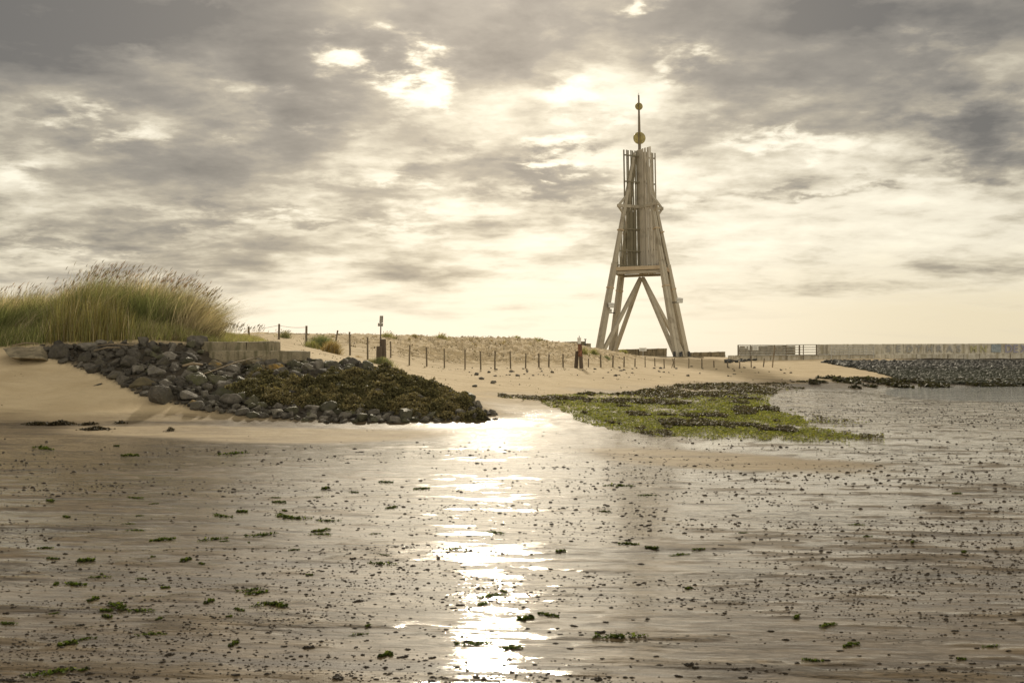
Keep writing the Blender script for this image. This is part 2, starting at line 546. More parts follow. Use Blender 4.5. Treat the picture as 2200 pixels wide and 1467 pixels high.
T = np.array([np.interp(PXS, cols, tab[:, j]) for j in range(len(YS))]).T
ky = np.exp(-np.linspace(-2, 2, 7) ** 2); ky /= ky.sum()
kx = np.exp(-np.linspace(-2, 2, 5) ** 2); kx /= kx.sum()
T = np.apply_along_axis(lambda r: np.convolve(np.pad(r, 3, 'edge'), ky, 'valid'), 1, T)
T = np.apply_along_axis(lambda r: np.convolve(np.pad(r, 2, 'edge'), kx, 'valid'), 0, T)


def base_h(x, y):
    x = np.asarray(x, float); y = np.asarray(y, float)
    px = np.clip(1100 + FPX * x / np.maximum(y, .5), -899, 3099)
    yy = np.clip(y, 0, 129.9)
    fi = (px + 900) / 20; fj = yy / .25
    i = fi.astype(int); j = fj.astype(int); a = fi - i; b = fj - j
    return (T[i, j] * (1 - a) + T[i + 1, j] * a) * (1 - b) + (T[i, j + 1] * (1 - a) + T[i + 1, j + 1] * a) * b


ROCKP = [(88, 744), (330, 738), (440, 742), (480, 776), (640, 782), (700, 778), (780, 785), (830, 800), (900, 818), (1010, 862), (1062, 893), (1000, 904),
         (850, 908), (700, 908), (560, 897), (430, 882), (300, 850), (262, 828), (190, 798), (100, 768)]
WRACKP = [(470, 838), (560, 815), (700, 806), (840, 797), (930, 818), (1005, 866), (1030, 888), (985, 897), (880, 892), (780, 884), (690, 880), (560, 868), (500, 855)]
ALGAEP = [(1090, 828), (1160, 812), (1290, 818), (1430, 812), (1560, 808), (1660, 815), (1710, 830), (1650, 862), (1720, 900), (1810, 940), (1750, 946), (1540, 942),
          (1330, 930), (1250, 905), (1170, 868)]


def proj(x, y, z):
    y = np.maximum(y, .3)
    return 1100 + FPX * x / y, HOR + (EYE - z) * FPX / y


def flat_mask(x, y):
    px = 1100 + FPX * x / np.maximum(y, .5)
    edge = 22.5 + 1.2 * perlin(x * .25, x * 0 + 3.1, 4) - 3.0 * sstep(px, 1250, 1700) * 0 + 30 * sstep(px, 1480, 1760)
    return 1 - sstep(y, edge - 2.5, edge + 1.0)


FILM_Z = .0022


def undul(x, y):
    """ripples and runnels of the tidal flat, drawn out along the shore"""
    a = .006 * fbm(x * .16 + y * .02, y * .75 + x * .03, 21, 3)
    b = .010 * fbm(x * .75 + 3, y * 3.0 + x * .25, 22, 3, .6)
    c = .0060 * fbm(x * 2.0 + 5, y * 8.0 + x * .6, 23, 2)
    t_ = a + b + c
    return np.where(t_ < FILM_Z, FILM_Z + .13 * (t_ - FILM_Z), t_)      # thin standing water levels the troughs


def H(x, y):
    x = np.asarray(x, float); y = np.asarray(y, float)
    z = base_h(x, y)
    fm = flat_mask(x, y)
    up = sstep(z, .5, 1.6) * sstep(y, 30, 50)
    z = z + fm * undul(x, y)
    z = z + (1 - fm) * (.03 * fbm(x * .35, y * .35, 31, 3) + .008 * fbm(x * 2.2, y * 2.2, 33, 2))
    px = 1100 + FPX * x / np.maximum(y, .5)
    hum = up * sstep(px, 480, 760) * (1 - sstep(px, 1330, 1420)) * sstep(y, 55, 62)
    r = np.abs(fbm(x * 1.05 - y * .6, y * 1.1 + x * .45, 41, 4, .66))
    z = z + hum * (.55 * (.45 - r) * (.4 + .6 * sstep(px, 780, 1000)))
    z = z + .06 * up * fbm(x * .3 - y * .12, y * .5, 44, 3)
    return z


def ground_at(px, py):
    """world point where the sight line through a photo point meets the ground"""
    ys = np.concatenate([np.arange(3, 30, .02), np.arange(30, 128, .06)])
    xs = (px - 1100) / FPX * ys
    zr = EYE - (py - HOR) / FPX * ys
    hh = H(xs, ys)
    k = np.argmax(hh >= zr) if (hh >= zr).any() else len(ys) - 1
    return float(xs[k]), float(ys[k]), float(hh[k])


def hz1(x, y): return float(H(np.array([x]), np.array([y]))[0])


def P(px, py, Y): return Vector(((px - 1100) / FPX * Y, Y, EYE - (py - HOR) / FPX * Y))


# ground sheet
ypx = np.arange(2200, 925, -2.1)
yr = np.concatenate([[.3, .8, 1.4, 2.0], EYE * FPX / (ypx - HOR)])
yr = np.concatenate([yr, np.arange(yr[-1] + .1, 62, .13), np.arange(62, 132, .3), 132 * 1.12 ** np.arange(0, 26)])
ur = np.concatenate([-np.geomspace(6, .60, 26), np.arange(-.595, .596, .0017), np.geomspace(.60, 6, 26)])
U, Y = np.meshgrid(ur, yr)
X = U * np.maximum(Y, 1.2)
Z = H(X.ravel(), Y.ravel()).reshape(X.shape)
Z = np.where(Y > 131, Z - (Y - 131) * .03, Z)
Z = np.maximum(Z, -4)
nr, nc = X.shape
idx = np.arange(nr * nc).reshape(nr, nc)
quads = np.stack([idx[:-1, :-1], idx[:-1, 1:], idx[1:, 1:], idx[1:, :-1]], -1).reshape(-1, 4)
xf, yf, zf = X.ravel(), Y.ravel(), Z.ravel()
ppx, ppy = proj(xf, yf, zf)
zb = base_h(xf, yf)
wn = .10 * fbm(xf * .22, yf * .4, 51, 4)
wet = 1 - sstep(zb + wn * .35, .02, .16)
wet = np.maximum(wet, .55 * (1 - sstep(zb + wn, .1, .34)))
# drained, drier sand spits that reach into the flat
spit = sstep(1 - ((ppx - 560) / 520) ** 2 - ((yf - 21.6 - .6 * np.sin(xf * .5)) / 2.3) ** 2 + .5 * wn * 10 * .3, 0, .6)
spit = np.maximum(spit, .8 * sstep(1 - ((ppx - 1560) / 420) ** 2 - ((ppy - 992 - (ppx - 1560) * .05) / 26) ** 2 + wn * 4, 0, .8))
film = flat_mask(xf, yf) * sstep(-undul(xf, yf), -.008, -.0021)
pool = sstep(1 - ((ppx - 1110) / 190) ** 2 - ((yf - 20.5) / 3.6) ** 2 + wn * 3, -.1, .5)
film = film * (1 - spit) * (1 - pool) + pool * .42
film = np.maximum(film, .85 * (1 - sstep(zb, -.2, -.03)) * (1 - sstep(yf, 70, 80)))
wet = np.maximum(wet * (1 - .55 * spit), np.maximum(film, pool))
rub = np.zeros(len(xf))
for k in range(10):
    jx, jy = rng.normal(0, 7, len(xf)), rng.normal(0, 3.5, len(xf))
    rub += inpoly(ppx + jx, ppy + jy + 2, ROCKP) / 10.0
rub = rub * ((yf > 24) & (yf < 33))
rip = (sstep(ppx, 1890, 1990) * sstep(yf, 59.5, 62) * (1 - sstep(yf, 89, 92)))
rub = np.maximum(rub, rip)
turf = sstep(yf, 31.2, 31.9) * (1 - sstep(yf, 38, 42)) * (1 - sstep(ppx, 500, 575))
m, t, b, o = mat('sand')
at = lambda n: t.new('ShaderNodeAttribute', attribute_name=n).outputs['Fac']
aw, af0, ar, atf = at('wet'), at('film'), at('rubble'), at('turf')
pw = geoco(t)
sp = t.new('ShaderNodeSeparateXYZ'); t.put(sp.inputs[0], pw)
p = t.comb(sp.outputs[0], t.m('MULTIPLY_ADD', sp.outputs[0], .07, sp.outputs[1]), sp.outputs[2])     # the ripples run a little aslant
streak = t.noise(t.vscale(p, (1.7, 9, 1)), 1.3, 5, .6, .5)
streak2 = t.noise(t.vscale(p, (5.0, 24, 1)), 1.3, 4, .6, .3)
af = t.m('ADD', af0, t.m('ADD', t.m('MULTIPLY', t.m('SUBTRACT', streak, .5), 2.6), t.m('MULTIPLY', t.m('SUBTRACT', streak2, .5), 1.6)), clamp=True)
n1 = t.noise(t.vscale(p, (.5, .9, .5)), 1.0, 6, .6, .4)
n2 = t.noise(t.vscale(p, (1.3, 5, 1)), 1.6, 6, .62, .5)
n3 = t.noise(p, 42, 3, .6)
dry = t.mix(t.ss(n1, .3, .72), (.56, .455, .295), (.45, .355, .22))
dry = t.mix(t.ss(n3, .55, .8, 0, .3), dry, (.26, .2, .125))
wetc = t.mix(t.ss(n2, .38, .66), (.160, .118, .068), (.085, .062, .036))
c = t.mix(aw, dry, wetc)
silt = t.ss(t.noise(t.vscale(p, (.22, 2.6, 1)), 1.1, 6, .66, .8), .51, .65)
c = t.mix(t.m('MULTIPLY', t.m('MULTIPLY', silt, aw), .85), c, (.05, .038, .026))
ln = t.noise(t.vscale(p, (.6, 2.6, 1)), 1.5, 5, .64, 1.1)
line = t.m('SUBTRACT', 1.0, t.m('MULTIPLY', t.m('ABSOLUTE', t.m('SUBTRACT', ln, .5)), 34.0), clamp=True)
ln2 = t.noise(t.vscale(p, (1.3, 6, 1)), 1.5, 5, .64, 1.1)
line2 = t.m('SUBTRACT', 1.0, t.m('MULTIPLY', t.m('ABSOLUTE', t.m('SUBTRACT', ln2, .5)), 22.0), clamp=True)
line = t.m('MULTIPLY', t.m('MAXIMUM', line, line2), t.ss(t.noise(t.vscale(p, (.4, 1.2, 1)), .9, 3, .5), .40, .58, .15, 1.0))
line = t.m('MULTIPLY', line, aw)
c = t.mix(t.m('MULTIPLY', line, .8), c, (.035, .027, .018))  # dark sky mirrored in ripple troughs, painted into the sand as thin lines
c = t.mix(t.m('MULTIPLY', ar, .95), c, (.035, .03, .024))
c = t.mix(atf, c, t.mix(t.ss(n1, .4, .65), (.15, .12, .06), (.09, .085, .03)))
t.put(b.inputs['Base Color'], c)
rg = t.m('MULTIPLY_ADD', aw, -.38, .92)
rg = t.m('ADD', rg, t.m('MULTIPLY', t.m('SUBTRACT', n2, .5), .25))
t.put(b.inputs['Roughness'], t.m('MAXIMUM', rg, .45))
t.put(b.inputs['Specular IOR Level'], t.m('MULTIPLY_ADD', aw, -.06, .1))
t.put(b.inputs['Coat Weight'], t.m('MULTIPLY', t.m('MULTIPLY', t.ss(aw, .45, .9), t.m('MULTIPLY_ADD', af, .75, .25)), t.m('MULTIPLY_ADD', line, -.75, 1.0)))
b.inputs['Coat IOR'].default_value = 1.5
t.put(b.inputs['Coat Roughness'], t.m('ADD', t.m('MULTIPLY_ADD', af, -.13, .17), t.m('MULTIPLY', t.m('SUBTRACT', n2, .5), .04)))
rip1 = t.noise(t.vscale(p, (2.2, 16, 2)), 1.4, 4, .6, .6)
rip2 = t.noise(t.vscale(p, (4, 34, 10)), 1.5, 4, .6)
grain = t.noise(p, 120, 2, .5)
bh = t.m('ADD', t.m('MULTIPLY', rip1, t.m('MULTIPLY_ADD', af, -.5, 1.0)), t.m('MULTIPLY', rip2, t.m('MULTIPLY_ADD', af, -.28, .34)))
bhc = t.m('MULTIPLY', t.m('MULTIPLY_ADD', af0, -.70, 1.12), t.m('ADD', t.noise(t.vscale(p, (2.4, 15, 2)), 1.4, 4, .6, .4), t.m('MULTIPLY', t.noise(t.vscale(p, (5, 36, 2)), 1.5, 3, .6), t.m('MULTIPLY_ADD', af, -.3, .5))))
dimple = t.m('MULTIPLY', t.noise(p, 3.2, 5, .62), t.m('MULTIPLY_ADD', aw, -4.0, 4.0))
nb = t.bump(t.m('ADD', t.m('ADD', bh, dimple), t.m('MULTIPLY', grain, .12)), .9, .014)
t.put(b.inputs['Normal'], nb)
t.put(b.inputs['Coat Normal'], t.bump(bhc, .9, .0055))
M_SAND = m
me = npmesh('beach', np.stack([xf, yf, zf], 1), quads, mat=M_SAND, smooth=True, attrs=dict(wet=np.clip(wet, 0, 1), film=np.clip(film, 0, 1), rubble=rub, turf=turf))
tag(link('sand_beach', me), 'wet tidal sand flat rising to pale beach and dunes', kind='structure')

# sea: one sheet to the horizon, the sand stands out of it
m, t, b, o = mat('sea_water')
p = geoco(t)
b.inputs['Base Color'].default_value = (.03, .03, .022, 1)
b.inputs['Roughness'].default_value = .04
b.inputs['IOR'].default_value = 1.33
wv = t.noise(t.vscale(p, (.22, 1.6, 1)), 1.0, 6, .62, .4)
t.put(b.inputs['Normal'], t.bump(wv, .6, .10))
mb = MB()
me = npmesh('sea', np.array([(-6000, 28, -.2), (6000, 28, -.2), (6000, 9000, -.2), (-6000, 9000, -.2)]), np.array([[0, 1, 2, 3]]), mat=m)
tag(link('sea_water', me), 'calm shallow sea water', kind='structure')


# ------------------------------------------------------------------ the timber beacon
K = 110 / FPX
def zt(py): return (HOR - py) * K + EYE
BX, BY, BZ = (1381.5 - 1100) * K, 110.0, zt(767)
beacon = empty('timber_beacon', (BX, BY, BZ), 'tall weathered timber sea beacon on four splayed legs above the beach', 'beacon', rot=(0, R(-.95), 0))
DA, DC = Vector((-.872, -.49, 0)), Vector((.49, -.872, 0))
DIR = {'A': DA, 'D': -DA, 'C': DC, 'B': -DC}


def bp(dr, rpx, py):
    v_ = DIR[dr] * (rpx * K) if dr else Vector((0, 0, 0))
    return Vector((v_.x, v_.y, zt(py) - BZ))


def legr(py): return 74.5 + (py - 585) * .236


for k in 'ABCD':
    g = MB()
    sd_ = Vector((0, 0, 1)).cross(DIR[k])
    a, b_ = bp(k, legr(769), 769), bp(k, legr(330), 330)
    for sgn in (-1, 1):
        off = sd_ * sgn
        g.beam(a + off * .19, a.lerp(b_, .46) + off * .155, .36, .56, .29, .46, side=sd_)
        g.beam(a.lerp(b_, .461) + off * .13, b_ + off * .05, .23, .40, .10, .30, side=sd_)
    lg = g.build('leg', M_BEACON, beacon, bevel=.03)
    for f in (.34, .62):
        g = MB()
        q_ = a.lerp(b_, f)
        g.beam(q_ - sd_ * .33, q_ + sd_ * .33, .16, .60 if f < .5 else .48, side=(b_ - a))
        g.build('scarf_joint_plate', M_BEAM, lg)
    for off in (-.55, .55):
        g = MB()
        g.beam(a + sd_ * off + Vector((0, 0, -.1)), a + sd_ * off * .9 + Vector((0, 0, .65)), .16, .3)
        g.build('foot_bracket', M_BLACK, lg)
    g = MB()
    g.beam(a + DIR[k] * .5 + Vector((0, 0, -.1)), a + DIR[k] * .42 + Vector((0, 0, .6)), .2, .2)
    g.build('foot_bracket', M_BLACK, lg)
    g = MB()
    g.beam(bp(k, legr(766) - 5, 767), bp(k, 3.0, 597), .40, .38, .34, .34, side=sd_)
    g.build('brace', M_BEACON, beacon, bevel=.025)
for a_, c_ in (('A', 'C'), ('C', 'D'), ('D', 'B'), ('B', 'A')):
    g = MB()
    e = (bp(c_, 72, 580) - bp(a_, 72, 580)).normalized()
    g.beam(bp(a_, 72, 580) - e * .25, bp(c_, 72, 580) + e * .25, .40, .34)
    g.build('platform_beam', M_BEAM, beacon, bevel=.02)
    g = MB()
    g.beam(bp(a_, 69, 588) - e * .1, bp(c_, 69, 588) + e * .1, .30, .24)
    g.build('platform_joist', M_BEACON, beacon)
g = MB()
for i in range(28):
    f = -1 + 2 * (i + .5) / 28
    e = (bp('C', 68, 584) - bp('A', 68, 584)); c0 = bp('A', 68, 584).lerp(bp('C', 68, 584), (f + 1) / 2)
    n_ = bp('B', 68, 584) - bp('A', 68, 584)
    g.beam(c0 + n_ * .02, c0 + n_ * .98, .07, .22 if i % 7 else .15, side=(0, 0, 1))
g.build('platform_deck', M_SLAT, beacon)


def panel(dr, y_top, y_bot, slats, rails, name='slat_panel', m=None):
    """one upright wing of boards; slats: (radius px, width px, top, bottom)"""
    g = MB()
    nn = Vector((0, 0, 1)).cross(DIR[dr])
    for i, (rp, wp, yt, yb) in enumerate(slats):
        o_ = nn * (random.uniform(-.03, .03) + (.05 if i % 2 else -.05))
        g.beam(bp(dr, rp + random.uniform(-.15, .15), yb) + o_, bp(dr, rp, yt) + o_, wp * K * random.uniform(.86, 1.08), .07, side=DIR[dr])
    pn = g.build(name, m or M_SLAT, beacon)
    for (r0, r1, py) in rails:
        g = MB()
        g.beam(bp(dr, r0, py) + nn * .13, bp(dr, r1, py) + nn * .13, .14, .1)
        g.build('rail', M_BOARD_SHADED, pn)


def line_top(rp, lo): return max(lo, 585 - (74.5 - rp) / .236 + 4)


for dr in 'ABCD':
    frontal = dr in 'AD'
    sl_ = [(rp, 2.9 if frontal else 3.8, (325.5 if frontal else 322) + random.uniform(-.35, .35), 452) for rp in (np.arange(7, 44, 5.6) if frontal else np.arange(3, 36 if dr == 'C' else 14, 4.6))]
    panel(dr, 325, 450, sl_, [(3, 43 if frontal else 15, 337), (3, 43 if frontal else 15, 393)], m=M_SILVER_LIT if dr == 'C' else M_BOARD_SHADED if dr in 'AB' else M_SLAT)
    sl_ = []
    rp = 4.0
    while rp < 69:
        dense = (rp < 33 if dr == 'A' else rp < 44 if dr == 'D' else rp < 58 if dr == 'C' else True)
        yt = line_top(rp, 452) if rp < 44 else line_top(rp, 452)
        if 578 - yt > 8 and not (dr == 'C' and rp > 60):
            yb = 578 if dr != 'C' else 591
            sl_.append((rp, (3.7 if dr == 'C' else 4.1) if dense else 2.4, yt, yb))
        rp += 4.6 if dense else 5.0
    panel(dr, 452, 580, sl_, [(3, min(legr(py) - 2, 62), py) for py in (494, 541, 572)], 'board_panel', M_SILVER_LIT if dr == 'C' else M_SLAT if dr == 'D' else M_BOARD_SHADED)
g = MB()
for (r_, dr) in ((5, 'A'), (5, 'C')):
    pass
g.beam(bp(None, 0, 592), bp(None, 0, 322), .42, .42, .36, .36, side=DA)
g.build('centre_post', M_BEACON, beacon, bevel=.03)
g = MB()
g.tube(bp(None, 0, 322), bp(None, 0, 296), .17, .16, 10).tube(bp(None, 0, 296), bp(None, 0, 229), .16, .10, 10).tube(bp(None, 0, 229), bp(None, 0, 205), .10, .09, 10)
mast = g.build('mast', M_MAST, beacon)
g = MB(); g.tube(bp(None, 0, 205), bp(None, 0, 200), .02, .02, 5); g.tube(bp(None, 0, 212) + DA * .09, bp(None, 0, 203) + DA * .1, .015, .01, 5)
g.build('lightning_rod', M_BLACK, mast)
for (py, rp) in ((297, 13.2), (229, 8.0)):
    c0 = bp(None, 0, py)
    g0 = None
    for k, dv in enumerate((Vector((-.985, -.174, 0)), Vector((.174, -.985, 0)))):
        g = MB()
        n_ = Vector((0, 0, 1)).cross(dv) * (1 if k else -1)
        ring = 40
        rr = rp * K
        for sgn in (1, -1):     # two half discs either side of the mast, with a slit for it
            vs, fs = [], []
            for i in range(ring // 2 + 1):
                an = -math.pi / 2 + math.pi * i / (ring // 2)
                rad = dv * (math.cos(an) * rr * sgn) + Vector((0, 0, math.sin(an) * rr))
                vs += [c0 + rad + n_ * .035, c0 + rad - n_ * .035]
            nn = len(vs)
            fs.append(tuple(range(0, nn, 2))); fs.append(tuple(range(nn - 1, 0, -2)))
            for i in range(0, nn - 2, 2): fs.append((i, i + 1, i + 3, i + 2))
            fs.append((nn - 2, nn - 1, 1, 0))
            g.add([v_ + dv * (.02 * sgn) for v_ in vs], fs)
        d_ = g.build('ball_disc', M_GOLD, beacon)
        g = MB()
        for dz_ in (-.35, .35):
            g.beam(c0 + Vector((0, 0, dz_ * rr)) - dv * (rr * .8) + n_ * .08, c0 + Vector((0, 0, dz_ * rr + .06)) + dv * (rr * .8) + n_ * .08, .06, .04)
        g.build('disc_batten', M_BEACON, d_)
# yard brackets that stand out half way up
for dr in 'ABCD':
    g = MB()
    g.beam(bp(dr, 2, 445), bp(dr, 60, 445), .34, .28)
    g.beam(bp(dr, 59, 446), bp(dr, 34, 420), .22, .2)
    g.beam(bp(dr, 57, 447), bp(dr, 41, 466), .22, .2)
    g.build('yard_bracket', M_BEACON, beacon, bevel=.02)
g = MB()
for a_, c_ in (('A', 'C'), ('C', 'D'), ('D', 'B'), ('B', 'A')):
    pass
# floodlights on stays
for (dr, py, off, nx) in (('A', 661, .35, 1), ('B', 668, -1.0, -1), ('C', 655, 1.15, -1)):
    c0 = bp(dr, legr(py) - 2, py)
    g = MB(); g.tube(c0, c0 + Vector((off, -.5, 0)), .05, .05, 6)
    e = c0 + Vector((off, -.55, .06))
    arm = g.build('lamp_arm', M_BLACK, beacon)
    g = MB(); g.box(e.x - .3, e.x + .3, e.y - .22, e.y + .22, e.z - .14, e.z + .18)
    g.hexa([(e.x - .34, e.y - .26, e.z + .18), (e.x + .34, e.y - .26, e.z + .18), (e.x + .34, e.y + .26, e.z + .18), (e.x - .34, e.y + .26, e.z + .18),
            (e.x - .3, e.y - .2, e.z + .42), (e.x + .3, e.y - .2, e.z + .36), (e.x + .3, e.y + .2, e.z + .36), (e.x - .3, e.y + .2, e.z + .42)])
    g.build('floodlight', M_LAMP, beacon, bevel=.02)


# ------------------------------------------------------------------ walls round the beacon
def blockwall(name, label, px0, px1, pt0, pt1, pb, Y, depth, m, joints, cat='wall', jit=.03, parent=None):
    """a wall of butted blocks with joints, standing at distance Y; joints = block edges in photo columns"""
    g = MB()
    xs = [px0] + list(joints) + [px1]
    for i, (a, b_) in enumerate(zip(xs[:-1], xs[1:])):
        ta = pt0 + (pt1 - pt0) * (a - px0) / (px1 - px0); tb = pt0 + (pt1 - pt0) * (b_ - px0) / (px1 - px0)
        gap = .22
        p0, p1 = P(a + gap, ta, Y), P(b_ - gap, tb, Y)
        z0 = P(a, pb, Y).z
        dy_ = random.uniform(-.03, .03)
        g.hexa([(p0.x, Y + dy_, z0), (p1.x, Y + dy_, z0), (p1.x, Y + depth, z0), (p0.x, Y + depth, z0),
                (p0.x, Y + dy_, p0.z), (p1.x, Y + dy_, p1.z), (p1.x, Y + depth, p1.z), (p0.x, Y + depth, p0.z)])
    o_ = g.build(name, m, parent, bevel=.025, jitter=jit)
    if label: tag(o_, label, cat)
    return o_


blockwall('stone_wall', 'rough brown stone wall standing behind the beacon legs', 1292, 1433, 752, 748.5, 777, 119, 1.2, M_STONEWALL, [1335, 1372, 1402], jit=.05)
blockwall('stone_wall', 'broken stone wall with crumbling end between beacon and quay railing', 1450, 1559, 758.5, 755.5, 777, 120, 1.4, M_STONEWALL, [1490, 1528], jit=.07)
blockwall('foundation_slab', 'low concrete foundation slab under the beacon legs next to the quay', 1368, 1512, 766.5, 766.5, 778, 102.5, 9, M_STONEWALL, [1420, 1470], 'slab')
blockwall('concrete_wall', 'grey concrete wall end showing over the dune crest behind the twin piles', 1211, 1258, 734.5, 733, 748, 86, .8, M_CONC, [1236])
blockwall('concrete_step', 'low concrete step beside the far wall end on the dune', 1258, 1270, 738, 738, 750, 85.5, .8, M_CONC, [])
g = MB(); a = P(1257.5, 750, 84.5); g.tube(a, P(1257.5, 729, 84.5), .045); g.tube(P(1257.5, 729.6, 84.5), P(1257.5, 728, 84.5), .1, .1)
tag(g.build('bollard_post', M_BLACK), 'short black iron post beside the far wall end', 'post')

# quay wall on the right with railing
QY = 88.0
xj = list(np.arange(1790, 2420, 21.6))
upper = blockwall('quay_wall', 'long pale concrete quay wall with painted letters above the rock armour', 1778, 2430, 739.5, 737, 764, QY + 1.5, .7, M_CONC2, xj[1:], jit=.02)
lowj = sorted([1590 + i * 34 + random.uniform(-3, 3) for i in range(1, 6)] + [1805, 1826, 1849, 1877] + list(np.arange(1903, 2420, 33.5)))
lower = blockwall('quay_footing', 'lower course of concrete blocks under the quay railing and wall', 1581, 2430, 763.5, 757, 776, QY, 3.2, M_CONC2, lowj, jit=.03)
blockwall('board_wall', 'brownish wall section behind the railing with the notice boards', 1591, 1709, 743.5, 742.5, 763, QY + 2.2, .6, M_STONEWALL, [1632, 1664, 1688], jit=.02)
blockwall('concrete_wall', 'plain concrete wall section between the open railing gap and the lettered quay wall', 1760.5, 1778, 740, 739.5, 761, QY + 1.9, .6, M_CONC2, [1769], jit=.02)

LET = [(1911, 'S', M_GREYTXT), (1932, 'E', M_GREYTXT), (1954, 'D', M_GREYTXT), (1975, 'T', M_GREYTXT), (1997, 'H', M_GREYTXT), (2019, 'R', M_GREYTXT), (2041, 'A', M_GREYTXT), (2062, 'S', M_GREYTXT)]
M_PURP = m_plain('purple_paint', (.24, .23, .29), .6, 0, .15, 8)
M_BLUEP = m_plain('blue_paint', (.25, .285, .30), .6, 0, .25, 5)
M_YELP = m_plain('yellow_paint', (.38, .355, .19), .6, 0, .25, 5)
LET += [(2091, 'M', M_YELP), (2112, 'N', M_YELP), (2165, 'D', M_PURP), (2183, 'E', M_PURP), (2199, 'X', M_PURP)]
for px, ch, mm in LET:
    cu = bpy.data.curves.new('letter', 'FONT')
    cu.body = ch; cu.size = .98 if mm is M_PURP else .82; cu.extrude = .006; cu.offset = .02
    tmp = bpy.data.objects.new('letter', cu)
    COL.objects.link(tmp)
    dg = bpy.context.evaluated_depsgraph_get()
    me = bpy.data.meshes.new_from_object(tmp.evaluated_get(dg))
    bpy.data.objects.remove(tmp)
    me.materials.clear(); me.materials.append(mm)
    o_ = link('painted_letter', me, upper)
    a = P(px - 8, 756, QY + 1.5)
    o_.location = (a.x, QY + 1.40, a.z + (.0 if mm is not M_PURP else -.03))
    o_.rotation_euler = (R(90), 0, R(random.uniform(-1, 1)))
g = MB(); a, b_ = P(2129, 756.5, QY + 1.5), P(2150, 739.5, QY + 1.5)
g.box(a.x, b_.x, QY + 1.415, QY + 1.425, a.z, b_.z); g.build('painted_patch', M_BLUEP, upper)

railing = empty('quay_railing', P(1586, 764, QY - .2), 'grey steel railing along the beach end of the quay wall', 'railing')
org = railing.location.copy()
def RB(): return MB()
rp_ = lambda px, py: P(px, py, QY - .2) - org
POSTS = [(1586, 741), (1612, 741), (1664, 741), (1689, 741.5), (1717.5, 741), (1726, 741), (1754.5, 740.5), (1786, 740), (1793, 743), (1824, 743), (1861, 743), (1877, 742)]
for i, (px, pt) in enumerate(POSTS):
    g = RB(); g.tube(rp_(px, 776 if i % 2 else 764), rp_(px, pt), .045 if px not in (1586, 1717.5, 1754.5) else .07, n=6)
    g.build('rail_post', M_STEEL if px > 1760 else M_POST, railing)
for (x0, x1, ys, mm) in ((1586, 1612, (741.5, 747, 751, 755.5, 759.5), M_STEEL), (1612, 1689, (741.5, 746.5, 751, 755.5, 759.5), M_STEEL), (1689, 1761, (741, 746.3, 751.3, 757), M_STEEL),
                         (1786, 1877, (744.4, 750.3, 755.7), M_STEEL)):
    for py in ys:
        g = RB(); g.tube(rp_(x0, py), rp_(x1, py - (.5 if x0 == 1689 else 0)), .038, n=6); g.build('rail_bar', mm, railing)
g = RB(); g.tube(rp_(1590, 763.5), rp_(1880, 761), .045, n=6); g.build('rail_bar', M_STEEL, railing)


def board(name, label, px0, px1, py0, py1, Y, m, cat, lines=0, group=None):
    p0, p1 = P(px0, py1, Y), P(px1, py0, Y)
    g = MB(); g.box(p0.x, p1.x, Y, Y + .03, p0.z, p1.z)
    o_ = g.build(name, m, None, bevel=.006)
    tag(o_, label, cat, group)
    for i in range(lines):
        zz = p1.z - (p1.z - p0.z) * (i + .7) / (lines + .4)
        g = MB(); w_ = (p1.x - p0.x) * random.uniform(.55, .8)
        g.box(p0.x + (p1.x - p0.x) * .1, p0.x + (p1.x - p0.x) * .1 + w_, Y - .006, Y - .002, zz - .02, zz + .02)
        g.build('text_line', M_GREYTXT, o_)
    return o_


board('notice_board', 'white notice board fixed on the quay railing', 1617, 1629.5, 742, 752.5, QY - .32, M_WHITE, 'sign', 3)
board('notice_board', 'torn pale sheet hanging near the beach end of the railing', 1600.5, 1604.5, 744, 748.5, QY - .32, M_WHITE, 'sign')
board('notice_board', 'narrow pale sheet tied to the second railing post', 1607, 1611, 743, 752, QY - .32, M_WHITE, 'sign')

# ------------------------------------------------------------------ fence posts
POSTL = [(473, 685, 706, 50), (534.7, 688, 714, 50), (599, 696, 729, 50), (658, 700, 741, 50), (720, 710, 742, 52), (752, 713, 763, 52), (790, 724.5, 773, 52), (839.5, 733.5, 768, 53.5),
         (879, 741, 785, 54), (917, 746, 787, 54.4), (955, 749, 790, 54.6), (999, 751, 793, 54.8), (1033, 754, 794, 55), (1063, 754, 793.6, 55), (1097, 755, 791.6, 55.4), (1129, 759, 791, 55.8),
         (1158, 759, 788.5, 57), (1179, 760.5, 788, 57.5), (1210, 760, 788, 58), (1264, 771, 789, 60), (1291, 762.5, 789.5, 60), (1316.5, 764, 789, 62), (1340.7, 766, 788, 64), (1364, 770, 788, 66),
         (1386, 766, 789, 67), (1407, 769, 787, 69), (1427, 771, 790, 68), (1448, 769.5, 790, 69), (1480, 769.5, 791, 69), (1508, 770, 790.5, 71), (1534, 775, 790, 72), (1563, 776, 789, 74), (1589, 777, 790, 75), (1614, 764, 789.5, 75), (1640, 770, 788.5, 76)]
wire_tops = []
